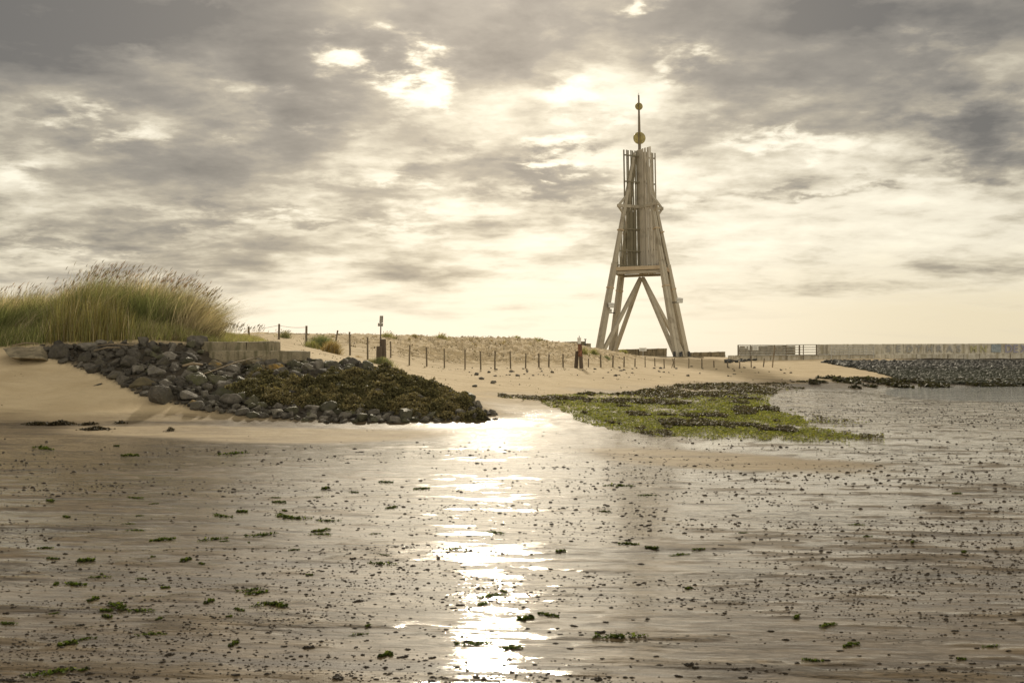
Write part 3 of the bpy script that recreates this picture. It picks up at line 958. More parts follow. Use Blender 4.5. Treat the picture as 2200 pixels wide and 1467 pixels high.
for i, (px, pt, pb, Yd) in enumerate(POSTL):
    x, y, z = ground_at(px, pb)
    if not 40 < y < 82: x, y, z = (px - 1100) / FPX * Yd, Yd, hz1((px - 1100) / FPX * Yd, Yd)
    h = (pb - pt) / FPX * y
    lean = {4: .18, 34: .12, 27: .02}.get(i, random.uniform(-.035, .035))
    rr = random.uniform(.050, .066) if i < 4 else random.uniform(.038, .05)
    if i in (19, 24): rr = .034
    g = MB()
    prev = Vector((0, 0, -.35))
    segs = 4
    for k in range(1, segs + 1):
        nx_ = Vector((lean * h * k / segs + random.uniform(-.006, .006), random.uniform(-.006, .006), h * k / segs))
        g.tube(prev, nx_, rr * (1.04 - .03 * (k - 1)), rr * (1.04 - .03 * k), 8); prev = nx_
    if i < 5: lab, grp = 'round wooden post of the wired fence on the grassy dune edge', 'wired fence posts on the dune'
    elif i < 19: lab, grp = 'thin wooden stake in the sand between the sign and the twin piles', 'sand fence stakes between sign and piles'
    elif i < 31: lab, grp = 'thin wooden stake in the sand in front of the beacon', 'sand fence stakes before the beacon'
    else: lab, grp = 'short dark stake in the sand in front of the railing end', 'stakes before the railing end'
    if i == 4: lab, grp = 'leaning wooden fence post beside the leafy tussock on the dune', None
    if i == 34: lab, grp = 'short leaning stake in the sand beside the tall slanting pole', None
    if i == 5: lab, grp = 'tallest wooden stake on the sand between the leaning post and the sign', None
    o_ = g.build('fence_post', M_POST, None, loc=(x, y, z))
    tag(o_, lab, 'post', grp)
    if i < 4: wire_tops.append(Vector((x, y - rr, z + h)))
for lev in (.08, .42):
    g = MB()
    for a, b_ in zip(wire_tops[:-1], wire_tops[1:]):
        pts = [a.lerp(b_, s_ / 6) + Vector((0, -.005, -lev - .06 * math.sin(math.pi * s_ / 6))) for s_ in range(7)]
        g.path(pts, .009, 4)
    o_ = g.build('fence_wire', M_WIRE, None)
    tag(o_, 'top sagging wire strung between the dune fence posts' if lev < .2 else 'lower wire strung between the dune fence posts', 'wire')
for (px, dx_) in ((1441, .5), (1452, -.45)):
    x, y, z = ground_at(px, 790.5)
    g = MB(); g.tube((0, 0, -.2), (dx_ * .6, .05, .72), .03, .026, 6)
    tag(g.build('prop_stick', M_POST, None, loc=(x, y, z)), 'slanting stick propped against a stake on its %s side' % ('seaward' if dx_ > 0 else 'quay'), 'stick')
x, y, z = ground_at(1658.5, 789.5)
g = MB(); top = P(1664.5, 743.5, y) - Vector((x, y, z)); g.tube((0, 0, -.4), top * .5, .05, .045, 7).tube(top * .5, top, .045, .035, 7)
tag(g.build('slanting_pole', M_DRIFT, None, loc=(x, y, z)), 'tall pale slanting pole stuck in the sand before the railing', 'pole')
x, y, z = ground_at(1389.5, 779)
y = 100.; x = 281.5 / FPX * y; z = hz1(x, y)
sg = empty('warning_sign', (x, y, z), 'small white warning sign on a thin post before the beacon', 'sign')
g = MB(); g.tube((0, 0, -.3), (0, 0, P(0, 752, y).z - z), .035, n=6); g.build('sign_post', M_STEEL, sg)
a, b_ = P(1373, 754, y), P(1386.5, 747, y)
g = MB(); g.box(a.x - x - .0, b_.x - x + .12, -.07, -.045, a.z - z, b_.z - z); sb = g.build('sign_board', M_WHITE, sg, bevel=.005)
for k in range(2):
    g = MB(); zz = b_.z - z - .12 - .12 * k; g.box(a.x - x + .08, b_.x - x - .02, -.078, -.073, zz - .025, zz + .025); g.build('text_line', M_GREYTXT, sb)

# dark piles with the two-panel sign
def pile(px_t, px_b, pt, pb, wpx, Yg, m, label, cat='pile', top_m=None):
    g = MB()
    x, y = (px_b - 1100) / FPX * Yg, Yg
    z = hz1(x, y)
    tp = P(px_t, pt, Yg)
    w_ = wpx / FPX * Yg
    v0, n = [], 10
    L = 5
    for k in range(L + 1):
        f = k / L
        c = Vector((x, y, z - .3)).lerp(tp, f) - Vector((x, y, z))
        rr = w_ / 2 * (1.08 - .1 * f)
        for i in range(n):
            an = 2 * math.pi * i / n + .2
            q_ = rr * (1 + .09 * math.sin(3 * an + px_t) + random.uniform(-.05, .05))
            v0.append((c.x + q_ * math.cos(an), c.y + q_ * math.sin(an), c.z + (random.uniform(-.05, .03) if k == L else 0)))
    fs = [(k * n + i, k * n + (i + 1) % n, (k + 1) * n + (i + 1) % n, (k + 1) * n + i) for k in range(L) for i in range(n)]
    fs.append(tuple(L * n + i for i in range(n)))
    g.add(v0, fs)
    o_ = g.build('timber_pile', m, None, loc=(x, y, z))
    return tag(o_, label, cat)


Yp = 46.0
pile(815.5, 814, 744, 782, 12.5, Yp - .3, M_PILE, 'shorter dark timber pile beside the taller one under the two-panel sign')
pile(822.5, 823.5, 729, 783, 13.5, Yp, M_PILE, 'taller dark timber pile under the two-panel sign')
x, y = (816.5 - 1100) / FPX * (Yp + .4), Yp + .4
z = hz1(x, y)
sg = empty('path_sign', (x, y, z), 'grey two-panel sign on a thin pole behind the dark piles', 'sign')
L = lambda px, py: P(px, py, y) - Vector((x, y, z))
g = MB(); g.tube((0, 0, -.3), L(818.5, 680), .03, .028, 8); g.build('sign_pole', M_PILE, sg)
for (a, b_, c, e, nl, nm) in (((815.4, 693.5), (823, 693.5), (823.6, 678.5), (816.4, 678.5), 5, 'upper_panel'), ((812, 701), (823, 701.2), (823.2, 694.6), (812.4, 694), 2, 'lower_panel')):
    g = MB(); q4 = [L(*a), L(*b_), L(*c), L(*e)]
    fr, bk = Vector((0, -.06, 0)), Vector((0, -.035, 0))
    g.hexa([q4[0] + fr, q4[1] + fr, q4[1] + bk, q4[0] + bk, q4[3] + fr, q4[2] + fr, q4[2] + bk, q4[3] + bk])
    pn = g.build(nm, M_SIGNGREY, sg)
    for k in range(nl):
        f = (k + .6) / (nl + .2)
        l0, r0 = q4[0].lerp(q4[3], f), q4[1].lerp(q4[2], f)
        g = MB(); g.beam(l0.lerp(r0, .15) + Vector((0, -.068, 0)), l0.lerp(r0, random.uniform(.6, .88)) + Vector((0, -.068, 0)), .035, .006); g.build('text_line', M_PALETXT, pn)

Yq = 57.0
pile(1240, 1236.5, 753, 792, 8.2, Yq, M_PILE, 'shorter dark timber pile of the pair on the sand')
rp2 = pile(1246, 1249.5, 739, 794, 8.2, Yq - .3, M_PILE, 'taller rust-topped pile carrying a small pale box')
g = MB(); a, b_ = P(1246.8, 766, Yq - .3), P(1245.6, 738.8, Yq - .3)
g.tube(a, b_, .125, .115, 12)
o_ = g.build('rust_sleeve', M_RUST, rp2); o_.location = -rp2.location
ww = MB(); a = P(1244.5, 738.6, Yq - .3)
ww.hexa([(a.x - .085, a.y - .1, a.z), (a.x + .085, a.y - .1, a.z), (a.x + .085, a.y + .1, a.z), (a.x - .085, a.y + .1, a.z),
         (a.x - .105, a.y - .12, a.z + .35), (a.x + .105, a.y - .12, a.z + .35), (a.x + .105, a.y + .12, a.z + .35), (a.x - .105, a.y + .12, a.z + .35)])
bx = ww.build('marker_box', M_BINWHITE, None, bevel=.01)
tag(bx, 'small pale box on top of the rust-topped pile', 'box')
g = MB(); g.tube((a.x, a.y, a.z + .35), (a.x, a.y, a.z + .46), .025, .02, 6); g.build('box_pin', M_BLACK, bx)

# ------------------------------------------------------------------ concrete remains among the boulders
ledge = empty('concrete_ledge', (P(550, 775, 31).x, 31, hz1(P(550, 775, 31).x, 31)), 'stepped old concrete ledge half buried above the boulders', 'wall')
lo = ledge.location.copy()
u_ = blockwall('upper_course', None, 432, 587, 734.5, 733, 757, 31.3, 1.0, M_CONC, [485, 528], jit=.022)
l_ = blockwall('lower_course', None, 448, 648, 753, 754, 775, 30.7, 1.4, M_CONC, [580], jit=.022)
f_ = blockwall('footing', None, 470, 640, 774, 772, 786, 30.5, 1.6, M_STONEWALL, [560], jit=.04)
for o_ in (u_, l_, f_):
    o_.parent = ledge; o_.location = -lo
g = MB()
a, b_, c, e = P(3, 748, 30.2), P(88, 744, 30.6), P(92, 770, 29.6), P(20, 768, 29.4)
g.hexa([e, c, c + Vector((0, 1.4, -.3)), e + Vector((0, 1.6, -.3)), a, b_, b_ + Vector((0, 1.0, 0)), a + Vector((0, 1.0, 0))])
tag(g.build('concrete_slab', M_STONEWALL, None, bevel=.05, jitter=.03), 'tilted concrete slab on the sand below the tall dune grass', 'slab')


# ------------------------------------------------------------------ rocks
def rock_mesh(name, seed, sub=3, flat=1.0, m=None):
    """a broken block: hull of a few points, edges chipped, faces slightly rough"""
    r = random.Random(seed)
    bm = bmesh.new()
    sc = Vector((r.uniform(.95, 1.3), r.uniform(.85, 1.1), r.uniform(.7, .95) * flat))
    for k in range(r.randint(11, 17)):
        p_ = Vector((r.gauss(0, 1), r.gauss(0, 1), r.gauss(0, 1))).normalized()
        p_ = Vector((math.copysign(abs(p_.x) ** .7, p_.x), math.copysign(abs(p_.y) ** .7, p_.y), math.copysign(abs(p_.z) ** .7, p_.z))) * r.uniform(.82, 1.0)
        bm.verts.new((p_.x * sc.x, p_.y * sc.y, p_.z * sc.z))
    hull = bmesh.ops.convex_hull(bm, input=bm.verts[:])
    bmesh.ops.delete(bm, geom=[e for e in hull['geom_interior'] if isinstance(e, bmesh.types.BMVert)], context='VERTS')
    if sub >= 2:
        bmesh.ops.dissolve_limit(bm, angle_limit=.22, verts=bm.verts[:], edges=bm.edges[:])
        bmesh.ops.bevel(bm, geom=bm.edges[:], offset=.09, segments=1, affect='EDGES', profile=.5, clamp_overlap=True)
        bmesh.ops.triangulate(bm, faces=bm.faces[:])
        bmesh.ops.subdivide_edges(bm, edges=[e for e in bm.edges if e.calc_length() > .3], cuts=2, use_grid_fill=True)
        bm.normal_update()
        for v_ in bm.verts:
            c_ = v_.co
            v_.co = c_ + v_.normal * (float(perlin(c_.x * 2.6 + seed, c_.y * 2.6 + c_.z * 2.1, seed)) * .05 + float(perlin(c_.x * 7 + seed, c_.y * 7 + c_.z * 6, seed + 3)) * .02)
    bmesh.ops.triangulate(bm, faces=bm.faces[:])
    me = bpy.data.meshes.new(name)
    bm.to_mesh(me); bm.free()
    me.materials.append(m or M_RDARK)
    return me


RM = [rock_mesh('boulder', 100 + i) for i in range(16)]
ROCKS = []


def put_rock(x, y, z, s, m, label, group, name='boulder', cat='boulder', sink=.25, sq=1.0, rz=None):
    o_ = bpy.data.objects.new(name, random.choice(RM))
    o_.location = (x, y, z + s * (.55 * sq - sink))
    o_.rotation_euler = (random.uniform(-.35, .35), random.uniform(-.35, .35), random.uniform(0, 6.28) if rz is None else rz)
    o_.scale = (s, s * random.uniform(.85, 1.1), s * sq * random.uniform(.85, 1.05))
    COL.objects.link(o_)
    o_.material_slots[0].link = 'OBJECT'
    o_.material_slots[0].material = m
    ROCKS.append((x, y, s))
    return tag(o_, label, cat, group)


SPECIAL = [  # (px, py of base, width px, material, label, squash)
    (458, 790, 50, M_ROCHRE, 'large ochre-stained boulder against the grassy end of the concrete ledge', .8),
    (175, 778, 44, M_RDARK, 'largest dark boulder near the tilted concrete slab', 1.0),
    (362, 772, 34, M_RGREY, 'pale grey boulder near the top of the pile below the grass', .95),
    (556, 786, 36, M_RGREY, 'grey pointed boulder resting against the front of the concrete ledge', .95),
    (334, 808, 46, M_RGREY, 'broad grey boulder in the middle of the slope below the tall grass', .9),
    (515, 862, 40, M_RALGAE, 'olive algae-covered boulder at the edge of the brown seaweed below the ledge', .95),
    (1018, 886, 32, M_RGREY, 'grey boulder at the pointed beach tip of the rock pile', .8),
    (752, 803, 36, M_RALGAE, 'smooth olive boulder on the top row of the pile', 1.0),
    (800, 806, 30, M_RDARK, 'dark boulder ending the top row of boulders under the sign piles', .9),
    (728, 798, 24, M_RDARK, 'rounded dark boulder beside the smooth olive one in the top row', 1.0),
    (308, 851, 34, M_RDARK, 'dark boulder at the sand edge below the tall grass slope', .8),
    (205, 829, 30, M_RDARK, 'flat dark stone lying alone on the sand below the tilted slab', .4),
    (270, 818, 30, M_RDARK, 'long dark stone half sunk at the sand edge of the rock slope', .5),
    (1065, 892, 17, M_RDARK, 'upper of two small stones just beyond the tip of the pile', .7),
    (1064, 903, 14, M_RDARK, 'lower of two small stones just beyond the tip of the pile', .8),
    (238, 832, 13, M_RDARK, 'small flat stone beside the lone flat stone on the sand', .5),
]
for (px, py, wp, m, lab, sq) in SPECIAL:
    x, y, z = ground_at(px, py)
    put_rock(x, y + .15, z, wp / FPX * y / 2.05, m, lab, None, sq=sq)
cand = 0
nrock = len(ROCKS)
while nrock < 300 and cand < 60000:
    cand += 1
    y = random.uniform(24.0, 31.4)
    px = random.uniform(80, 1070)
    x = (px - 1100) / FPX * y
    z = float(base_h(x, y))
    ppx_, ppy_ = proj(x, y, z)
    if not inpoly(ppx_, ppy_, ROCKP): continue
    inw = bool(inpoly(ppx_, ppy_, WRACKP))
    if inw and random.random() > .05: continue
    s = random.choice((.15, .19, .23, .27, .33)) * random.uniform(.85, 1.2)
    low = ppy_ > 868 and px > 420
    if low or inw: s *= .64
    if cand > 2500: s *= .75
    if cand > 12000: s *= .8
    if 430 < px < 655 and ppy_ < 782: continue
    if any((x - a) ** 2 + (y - b_) ** 2 < (.74 * (s + c)) ** 2 for a, b_, c in ROCKS): continue
    r_ = random.random()
    if low:
        m = M_RGREY if r_ < .45 else (M_RALGAE if r_ < .75 else M_RPALE if r_ < .9 else M_RDARK)
        lab, grp = 'rounded greyish stone along the bottom edge of the rock pile', 'stones along the foot of the pile'
    elif px < 300:
        m = M_RDARK if r_ < .8 else M_RGREY
        lab, grp = 'dark boulder in the pile below the tall dune grass', 'boulders below the tall grass'
    elif px < 640:
        m = M_RDARK if r_ < .38 else (M_RGREY if r_ < .62 else M_ROCHRE if r_ < .76 else M_RALGAE)
        lab, grp = 'boulder in the middle slope of the pile below the concrete ledge', 'boulders of the middle slope'
    else:
        m = M_RALGAE if r_ < .5 else (M_RDARK if r_ < .75 else M_RGREY)
        lab, grp = 'dark or olive boulder in or above the brown seaweed of the pile', 'boulders among the seaweed'
    put_rock(x, y, z + (.06 if inw else 0), s, m, lab, grp, sq=random.uniform(.75, 1.05))
    nrock += 1

# small broken stones between the boulders, and the far rock armour below the quay
def rock_field(name, pts, sizes, m, label, variants=10, seed=500, sub=1, squash=.8):
    vs, fs, off = [], [], 0
    base = []
    for i in range(variants):
        me = rock_mesh('tmp', seed + i, sub)
        base.append((np.array([v_.co[:] for v_ in me.vertices]), np.array([p_.vertices[:] for p_ in me.polygons])))
        bpy.data.meshes.remove(me)
    for (x, y, z), s in zip(pts, sizes):
        bv, bf = base[random.randrange(variants)]
        a = random.uniform(0, 6.28); ca_, sa = math.cos(a), math.sin(a)
        rot = np.array([[ca_, -sa, 0], [sa, ca_, 0], [0, 0, 1]]); tl = random.uniform(-.4, .4)
        rot = rot @ np.array([[1, 0, 0], [0, math.cos(tl), -math.sin(tl)], [0, math.sin(tl), math.cos(tl)]])
        vv_ = (bv @ rot.T) * s * np.array([1, 1, squash]) + np.array([x, y, z])
        vs.append(vv_); fs.append(bf + off); off += len(bv)
    me = npmesh(name, np.concatenate(vs), tris=np.concatenate(fs), mat=m)
    return tag(link(name, me), label, kind='stuff')


pts, sz = [], []
for _ in range(3000):
    y = random.uniform(24.2, 31.3); px = random.uniform(85, 1060); x = (px - 1100) / FPX * y
    z = float(base_h(x, y)); a, b_ = proj(x, y, z)
    if inpoly(a, b_, ROCKP) and not (430 < px < 655 and b_ < 784):
        s = random.uniform(.04, .10); pts.append((x, y, z + s * .3)); sz.append(s)
rock_field('rubble', pts, sz, M_RDARK, 'small dark stones filling the gaps between boulders')


def m_riprap():
    m, t, b, o = mat('rock_armour')
    r_ = island(t)
    c = t.ramp(r_, [(0, (.016, .016, .013)), (.4, (.028, .028, .023)), (.8, (.05, .048, .039)), (.97, (.085, .08, .066)), (1, (.15, .14, .115))])
    pz = t.new('ShaderNodeSeparateXYZ'); t.put(pz.inputs[0], geoco(t))
    alg = t.m('MULTIPLY', t.ss(pz.outputs[2], 1.05, .35), .8)
    c = t.mix(alg, c, (.038, .042, .022))
    t.put(b.inputs['Base Color'], c)
    b.inputs['Roughness'].default_value = .75
    t.put(b.inputs['Normal'], t.bump(t.noise(geoco(t), 5, 4, .6), .7, .06))
    return m


M_RIP = m_riprap()
pts, sz = [], []
while len(pts) < 10000:
    y = random.uniform(60, 88.5); px = random.uniform(1640, 2420); x = (px - 1100) / FPX * y
    z = float(base_h(x, y)); a, b_ = proj(x, y, z)
    top_edge = 777.0
    low = np.interp(px, [1640, 1740, 1800, 1880, 1960, 2100, 2420], [774, 775, 784, 800, 822, 826, 829])
    if b_ > low or b_ < 778.5: continue
    if px < 1760 and random.random() > .12: continue
    s = random.uniform(.09, .25) * (1.15 if b_ < 796 else .8)
    pts.append((x, y, z + s * .28)); sz.append(s)
for _ in range(170):
    px = random.uniform(1556, 1690); y = random.uniform(80, 87); x = (px - 1100) / FPX * y; z = float(base_h(x, y)); a, b_ = proj(x, y, z)
    if b_ > 772 + (1650 - px) * .10: continue
    s = random.uniform(.08, .22); pts.append((x, y, z + s * .25)); sz.append(s)
rock_field('rock_armour', pts, sz, M_RIP, 'dark rock armour sloping from the quay wall to the water', 12, 600, 1, .9)

# stones scattered over the pale sand
for i in range(95):
    if i < 14:
        px, py, wp = [(1024, 806, 11), (1034, 815, 11), (1100, 799, 12), (1323, 808, 8), (1478, 808, 7), (1405, 792, 7), (1421, 792, 8), (1486, 788, 6), (1050, 801, 9), (1186, 801, 9),
                      (1112, 808, 9), (1020, 831, 12), (1058, 824, 14), (1523, 897, 12)][i]
    else:
        px, py, wp = random.uniform(1000, 1700), min(790 + abs(random.gauss(0, 16)), 850), random.uniform(2.5, 6.5)
    x, y, z = ground_at(px, py)
    put_rock(x, y, z, wp / FPX * y / 1.7, random.choice((M_RDARK, M_RDARK, M_RGREY)), 'small dark stone strewn on the pale sand between the fence and the seaweed', 'stones strewn on the sand',
             'beach_stone', 'stone', .1, .7)

# driftwood sticks on the boulders
for i, (a, b_, lab) in enumerate((((440, 822), (566, 784), 'long thin pale stick slanting over the boulders below the ledge'), ((395, 806), (438, 806), 'short pale plank lying level on the middle boulders'),
                                  ((205, 768), (262, 764), 'dark stick caught among the boulders under the grass'), ((212, 754), (290, 757), 'twiggy stick along the top of the boulders under the tall grass'),
                                  ((30, 746), (86, 740), 'thin stick lying on the concrete slab'), ((566, 776), (575, 786), 'short stub of wood by the concrete ledge'))):
    p0 = Vector(ground_at(*a)); p1 = Vector(ground_at(*b_))
    k_ = (.24, .26, .2, .16, .03, .2)[i]; p0.z += k_; p1.z += k_ + .04 * (i != 4); p0.y -= .12; p1.y -= .12
    g = MB(); mid = p0.lerp(p1, .5) + Vector((0, 0, .05))
    r0 = .022 if i != 1 else .045
    g.tube(p0, mid, r0 * .7, r0, 6).tube(mid, p1, r0, r0 * .6, 6)
    tag(g.build('driftwood_stick', M_DRIFT, None), lab, 'stick')


# ------------------------------------------------------------------ grasses
def blades(roots, hgt, wid, lean, col, tipcol=None, facing=None):
    """curved tapering blades; returns verts, quads, colours"""
    n = len(roots)
    ts = np.array([0, .33, .68, 1.0])
    a = rng.uniform(0, 2 * np.pi, n) if facing is None else facing
    side = np.stack([np.cos(a), np.sin(a) * .6, np.zeros(n)], 1)
    V, C = [], []
    for t_ in ts:
        c = roots + np.stack([lean[:, 0] * hgt * t_ ** 1.9, lean[:, 1] * hgt * t_ ** 1.9, hgt * t_ * (1 - .22 * t_ * np.clip(np.hypot(lean[:, 0], lean[:, 1]), 0, 1.4))], 1)
        ww = (wid * (1 - t_) ** .6 + .0012)[:, None]
        V += [c - side * ww, c + side * ww]
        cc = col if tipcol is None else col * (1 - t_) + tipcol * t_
        C += [cc, cc]
    V = np.stack(V, 1); C = np.stack(C, 1)
    b = (np.arange(n) * 8)[:, None]
    Q = np.concatenate([b + np.array([[0, 1, 3, 2]]), b + np.array([[2, 3, 5, 4]]), b + np.array([[4, 5, 7, 6]])])
    tip = (V[:, 6] + V[:, 7]) / 2
    tdir = tip - (V[:, 4] + V[:, 5]) / 2
    return V.reshape(-1, 3), Q, C.reshape(-1, 3), tip, tdir


def heads(tip, tdir, ln, wd, col):
    n = len(tip)
    dn = tdir / np.linalg.norm(tdir, axis=1)[:, None]
    sx_ = np.cross(dn, np.array([0, 1., 0])); sx_ /= np.linalg.norm(sx_, axis=1)[:, None] + 1e-9
    sy_ = np.cross(dn, sx_)
    b = tip - dn * (ln * .25)[:, None]
    mid = tip + dn * (ln * .25)[:, None]
    e = tip + dn * (ln * .9)[:, None] + np.stack([ln * .15, ln * 0, -ln * .06], 1)
    V = np.stack([b, mid + sx_ * wd[:, None], mid + sy_ * wd[:, None], mid - sx_ * wd[:, None], mid - sy_ * wd[:, None], e], 1)
    k = (np.arange(n) * 6)[:, None]
    Tt = np.concatenate([k + np.array([[0, i + 1, (i + 1) % 4 + 1]]) for i in range(4)] + [k + np.array([[5, (i + 1) % 4 + 1, i + 1]]) for i in range(4)])
    return V.reshape(-1, 3), Tt, np.repeat(col[:, None], 6, 1).reshape(-1, 3)


def jitcol(base, n, amt=.25):
    base = np.asarray(base, float)
    return base[None, :] * (1 + rng.normal(0, amt, (n, 1))).clip(.4, 1.9) * (1 + rng.normal(0, .06, (n, 3)))


GREEN, OLIVE, STRAW, YGREEN, RUSTY, BLUEG = (.21, .23, .09), (.30, .28, .135), (.50, .42, .26), (.37, .37, .12), (.34, .23, .12), (.18, .21, .12)


class Sward:
    def __init__(s): s.V, s.Q, s.T, s.C, s.n = [], [], [], [], 0

    def add(s, V, Q=None, T_=None, C=None):
        if Q is not None: s.Q.append(Q + s.n)
        if T_ is not None: s.T.append(T_ + s.n)
        s.V.append(V); s.C.append(C); s.n += len(V)

    def build(s, name, m):
        me = npmesh(name, np.concatenate(s.V), np.concatenate(s.Q) if s.Q else None, np.concatenate(s.T) if s.T else None, np.concatenate(s.C), m)
        return me


def tuft_roots(n_tufts, per, pxr, yr_, spread, zfun=None):
    px = rng.uniform(*pxr, n_tufts); yy = rng.uniform(*yr_, n_tufts)
    cx = (px - 1100) / FPX * yy
    cx = np.repeat(cx, per) + rng.normal(0, spread, n_tufts * per); cy = np.repeat(yy, per) + rng.normal(0, spread, n_tufts * per)
    return np.stack([cx, cy, H(cx, cy) - .03], 1), np.repeat(px, per), np.repeat(np.arange(n_tufts), per)


SILX = [-120, 0, 60, 110, 140, 155, 215, 260, 310, 360, 400, 430, 448, 460, 470, 480]
SILY = [612, 612, 608, 610, 596, 572, 568, 578, 582, 590, 604, 622, 642, 662, 692, 712]
sw = Sward()
# tall marram on the crown of the mound, bent by the wind to the right
r_, px_, ti = tuft_roots(1150, 34, (-150, 455), (32.6, 37.5), .16)
sil = np.interp(px_, SILX, SILY) + 11 * np.maximum(fbm(px_ * .028, px_ * 0 + 2.2, 63, 3), -.9)
ztop = EYE + (HOR - sil) / FPX * r_[:, 1]
hmax = np.clip(ztop - r_[:, 2], .35, 2.0) * np.where(r_[:, 1] > 34, 1, .92)
th = rng.uniform(.38, 1.0, 1150)[ti]
hh = hmax * th * rng.uniform(.6, 1.06, len(r_))
ln_ = np.stack([.38 + .30 * rng.normal(0, 1, len(r_)) + .12 * th + .35 * sstep(px_, 380, 460), .25 * rng.normal(0, 1, len(r_))], 1)
pn = fbm(px_ * .012 + 3, r_[:, 1] * .5, 61, 3)
bc = np.where((pn > .12)[:, None], STRAW, np.where((pn < -.22)[:, None], GREEN, OLIVE))
bc = np.where((sstep(px_, 300, 420) * .75 > rng.uniform(0, 1, len(r_)))[:, None], np.array(STRAW) * .9, bc)
tv = (1 + rng.normal(0, .30, 1150)).clip(.45, 1.7)[ti][:, None]
ln_ = ln_ + np.stack([rng.normal(0, .22, 1150), rng.normal(0, .2, 1150)], 1)[ti]
bc = bc * tv * (1 + rng.normal(0, .22, (len(r_), 1))).clip(.4, 1.8)
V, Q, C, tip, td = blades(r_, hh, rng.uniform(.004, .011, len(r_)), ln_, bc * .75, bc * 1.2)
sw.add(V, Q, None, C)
# flowering stems with heavy heads
r_, px_, ti = tuft_roots(250, 4, (-120, 452), (33.8, 36.6), .22)
sil = np.interp(px_, SILX, SILY)
keep = rng.uniform(0, 1, len(r_)) < np.interp(px_, [-100, 90, 130, 460], [.45, .35, 1, 1])
r_, px_, sil = r_[keep], px_[keep], sil[keep]
hh = np.clip(EYE + (HOR - sil + rng.uniform(-26, 4, len(r_))) / FPX * r_[:, 1] - r_[:, 2], .5, 2.1)
hh = np.clip(EYE + (HOR - sil + rng.normal(-12, 11, len(r_))) / FPX * r_[:, 1] - r_[:, 2], .5, 2.1)
ln_ = np.stack([.30 + .08 * rng.normal(0, 1, len(r_)) + .2 * sstep(px_, 400, 460), .08 * rng.normal(0, 1, len(r_))], 1)
V, Q, C, tip, td = blades(r_, hh, np.full(len(r_), .0045), ln_, jitcol((.22, .17, .08), len(r_), .2))
sw.add(V, Q, None, C)
V, Tt, C = heads(tip, td, rng.uniform(.13, .24, len(r_)), rng.uniform(.008, .014, len(r_)), jitcol((.46, .35, .21), len(r_), .25))
sw.add(V, None, Tt, C)
tag(link('marram_grass', sw.build('marram_grass', M_GRASS)), 'tall windswept dune grass with feathery heads on the mound', kind='stuff')

sw = Sward()
# lower growth on the front of the mound
r_, px_, ti = tuft_roots(1500, 26, (-150, 480), (31.5, 33.6), .12)
f = rng.uniform(0, 1, len(r_))
stalky = (sstep(px_, 90, 130) * (1 - sstep(px_, 250, 300)))
hh = rng.uniform(.22, .62, len(r_)) * (1 + .7 * stalky) * np.interp(px_, [-150, 0, 60, 110, 330, 420, 480], [1.1, .9, .8, 1.15, .95, .6, .45])
bc = np.where((f < .35)[:, None], OLIVE, np.where((f < .62)[:, None], YGREEN, np.where((f < .8)[:, None], GREEN, STRAW)))
bc = np.where(((stalky > .5) & (rng.uniform(0, 1, len(r_)) < .55))[:, None], np.array((.30, .25, .09)), bc)
bc = np.where(((px_ < 90) & (rng.uniform(0, 1, len(r_)) < .6))[:, None], np.array(GREEN), bc)
bc = bc * (1 + rng.normal(0, .3, 1500)).clip(.45, 1.7)[ti][:, None] * (1 + rng.normal(0, .22, (len(r_), 1))).clip(.4, 1.8)
hh = hh * rng.uniform(.6, 1.25, 1500)[ti]
ln_ = np.stack([.12 + .28 * rng.normal(0, 1, len(r_)), .25 * rng.normal(0, 1, len(r_))], 1) * (1 - .6 * stalky[:, None])
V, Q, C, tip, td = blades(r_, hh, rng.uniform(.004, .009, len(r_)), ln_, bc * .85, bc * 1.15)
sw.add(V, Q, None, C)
# short bright grass along the top of the ledge
r_, px_, ti = tuft_roots(620, 22, (380, 566), (32.2, 37.5), .14)
hh = rng.uniform(.10, .34, len(r_)) * np.interp(px_, [380, 470, 540, 566], [1.3, 1.15, .8, .4])
f = rng.uniform(0, 1, len(r_))
bc = np.where((f < .5)[:, None], YGREEN, np.where((f < .75)[:, None], STRAW, OLIVE)) * (1 + rng.normal(0, .2, (len(r_), 1))).clip(.5, 1.6)
V, Q, C, tip, td = blades(r_, hh, rng.uniform(.004, .007, len(r_)), np.stack([.25 + .3 * rng.normal(0, 1, len(r_)), .3 * rng.normal(0, 1, len(r_))], 1), bc)
sw.add(V, Q, None, C)
r_, px_, ti = tuft_roots(60, 3, (445, 545), (34, 37.5), .3)
hh = rng.uniform(.35, .62, len(r_))
V, Q, C, tip, td = blades(r_, hh, np.full(len(r_), .004), np.stack([.25 + .15 * rng.normal(0, 1, len(r_)), .1 * rng.normal(0, 1, len(r_))], 1), jitcol(STRAW, len(r_)))
sw.add(V, Q, None, C)
V, Tt, C = heads(tip, td, rng.uniform(.1, .18, len(r_)), rng.uniform(.007, .012, len(r_)), jitcol((.26, .19, .09), len(r_)))
sw.add(V, None, Tt, C)
tag(link('dune_turf', sw.build('dune_turf', M_GRASS)), 'lower green and straw coloured grass in front of the mound and behind the ledge', kind='stuff')


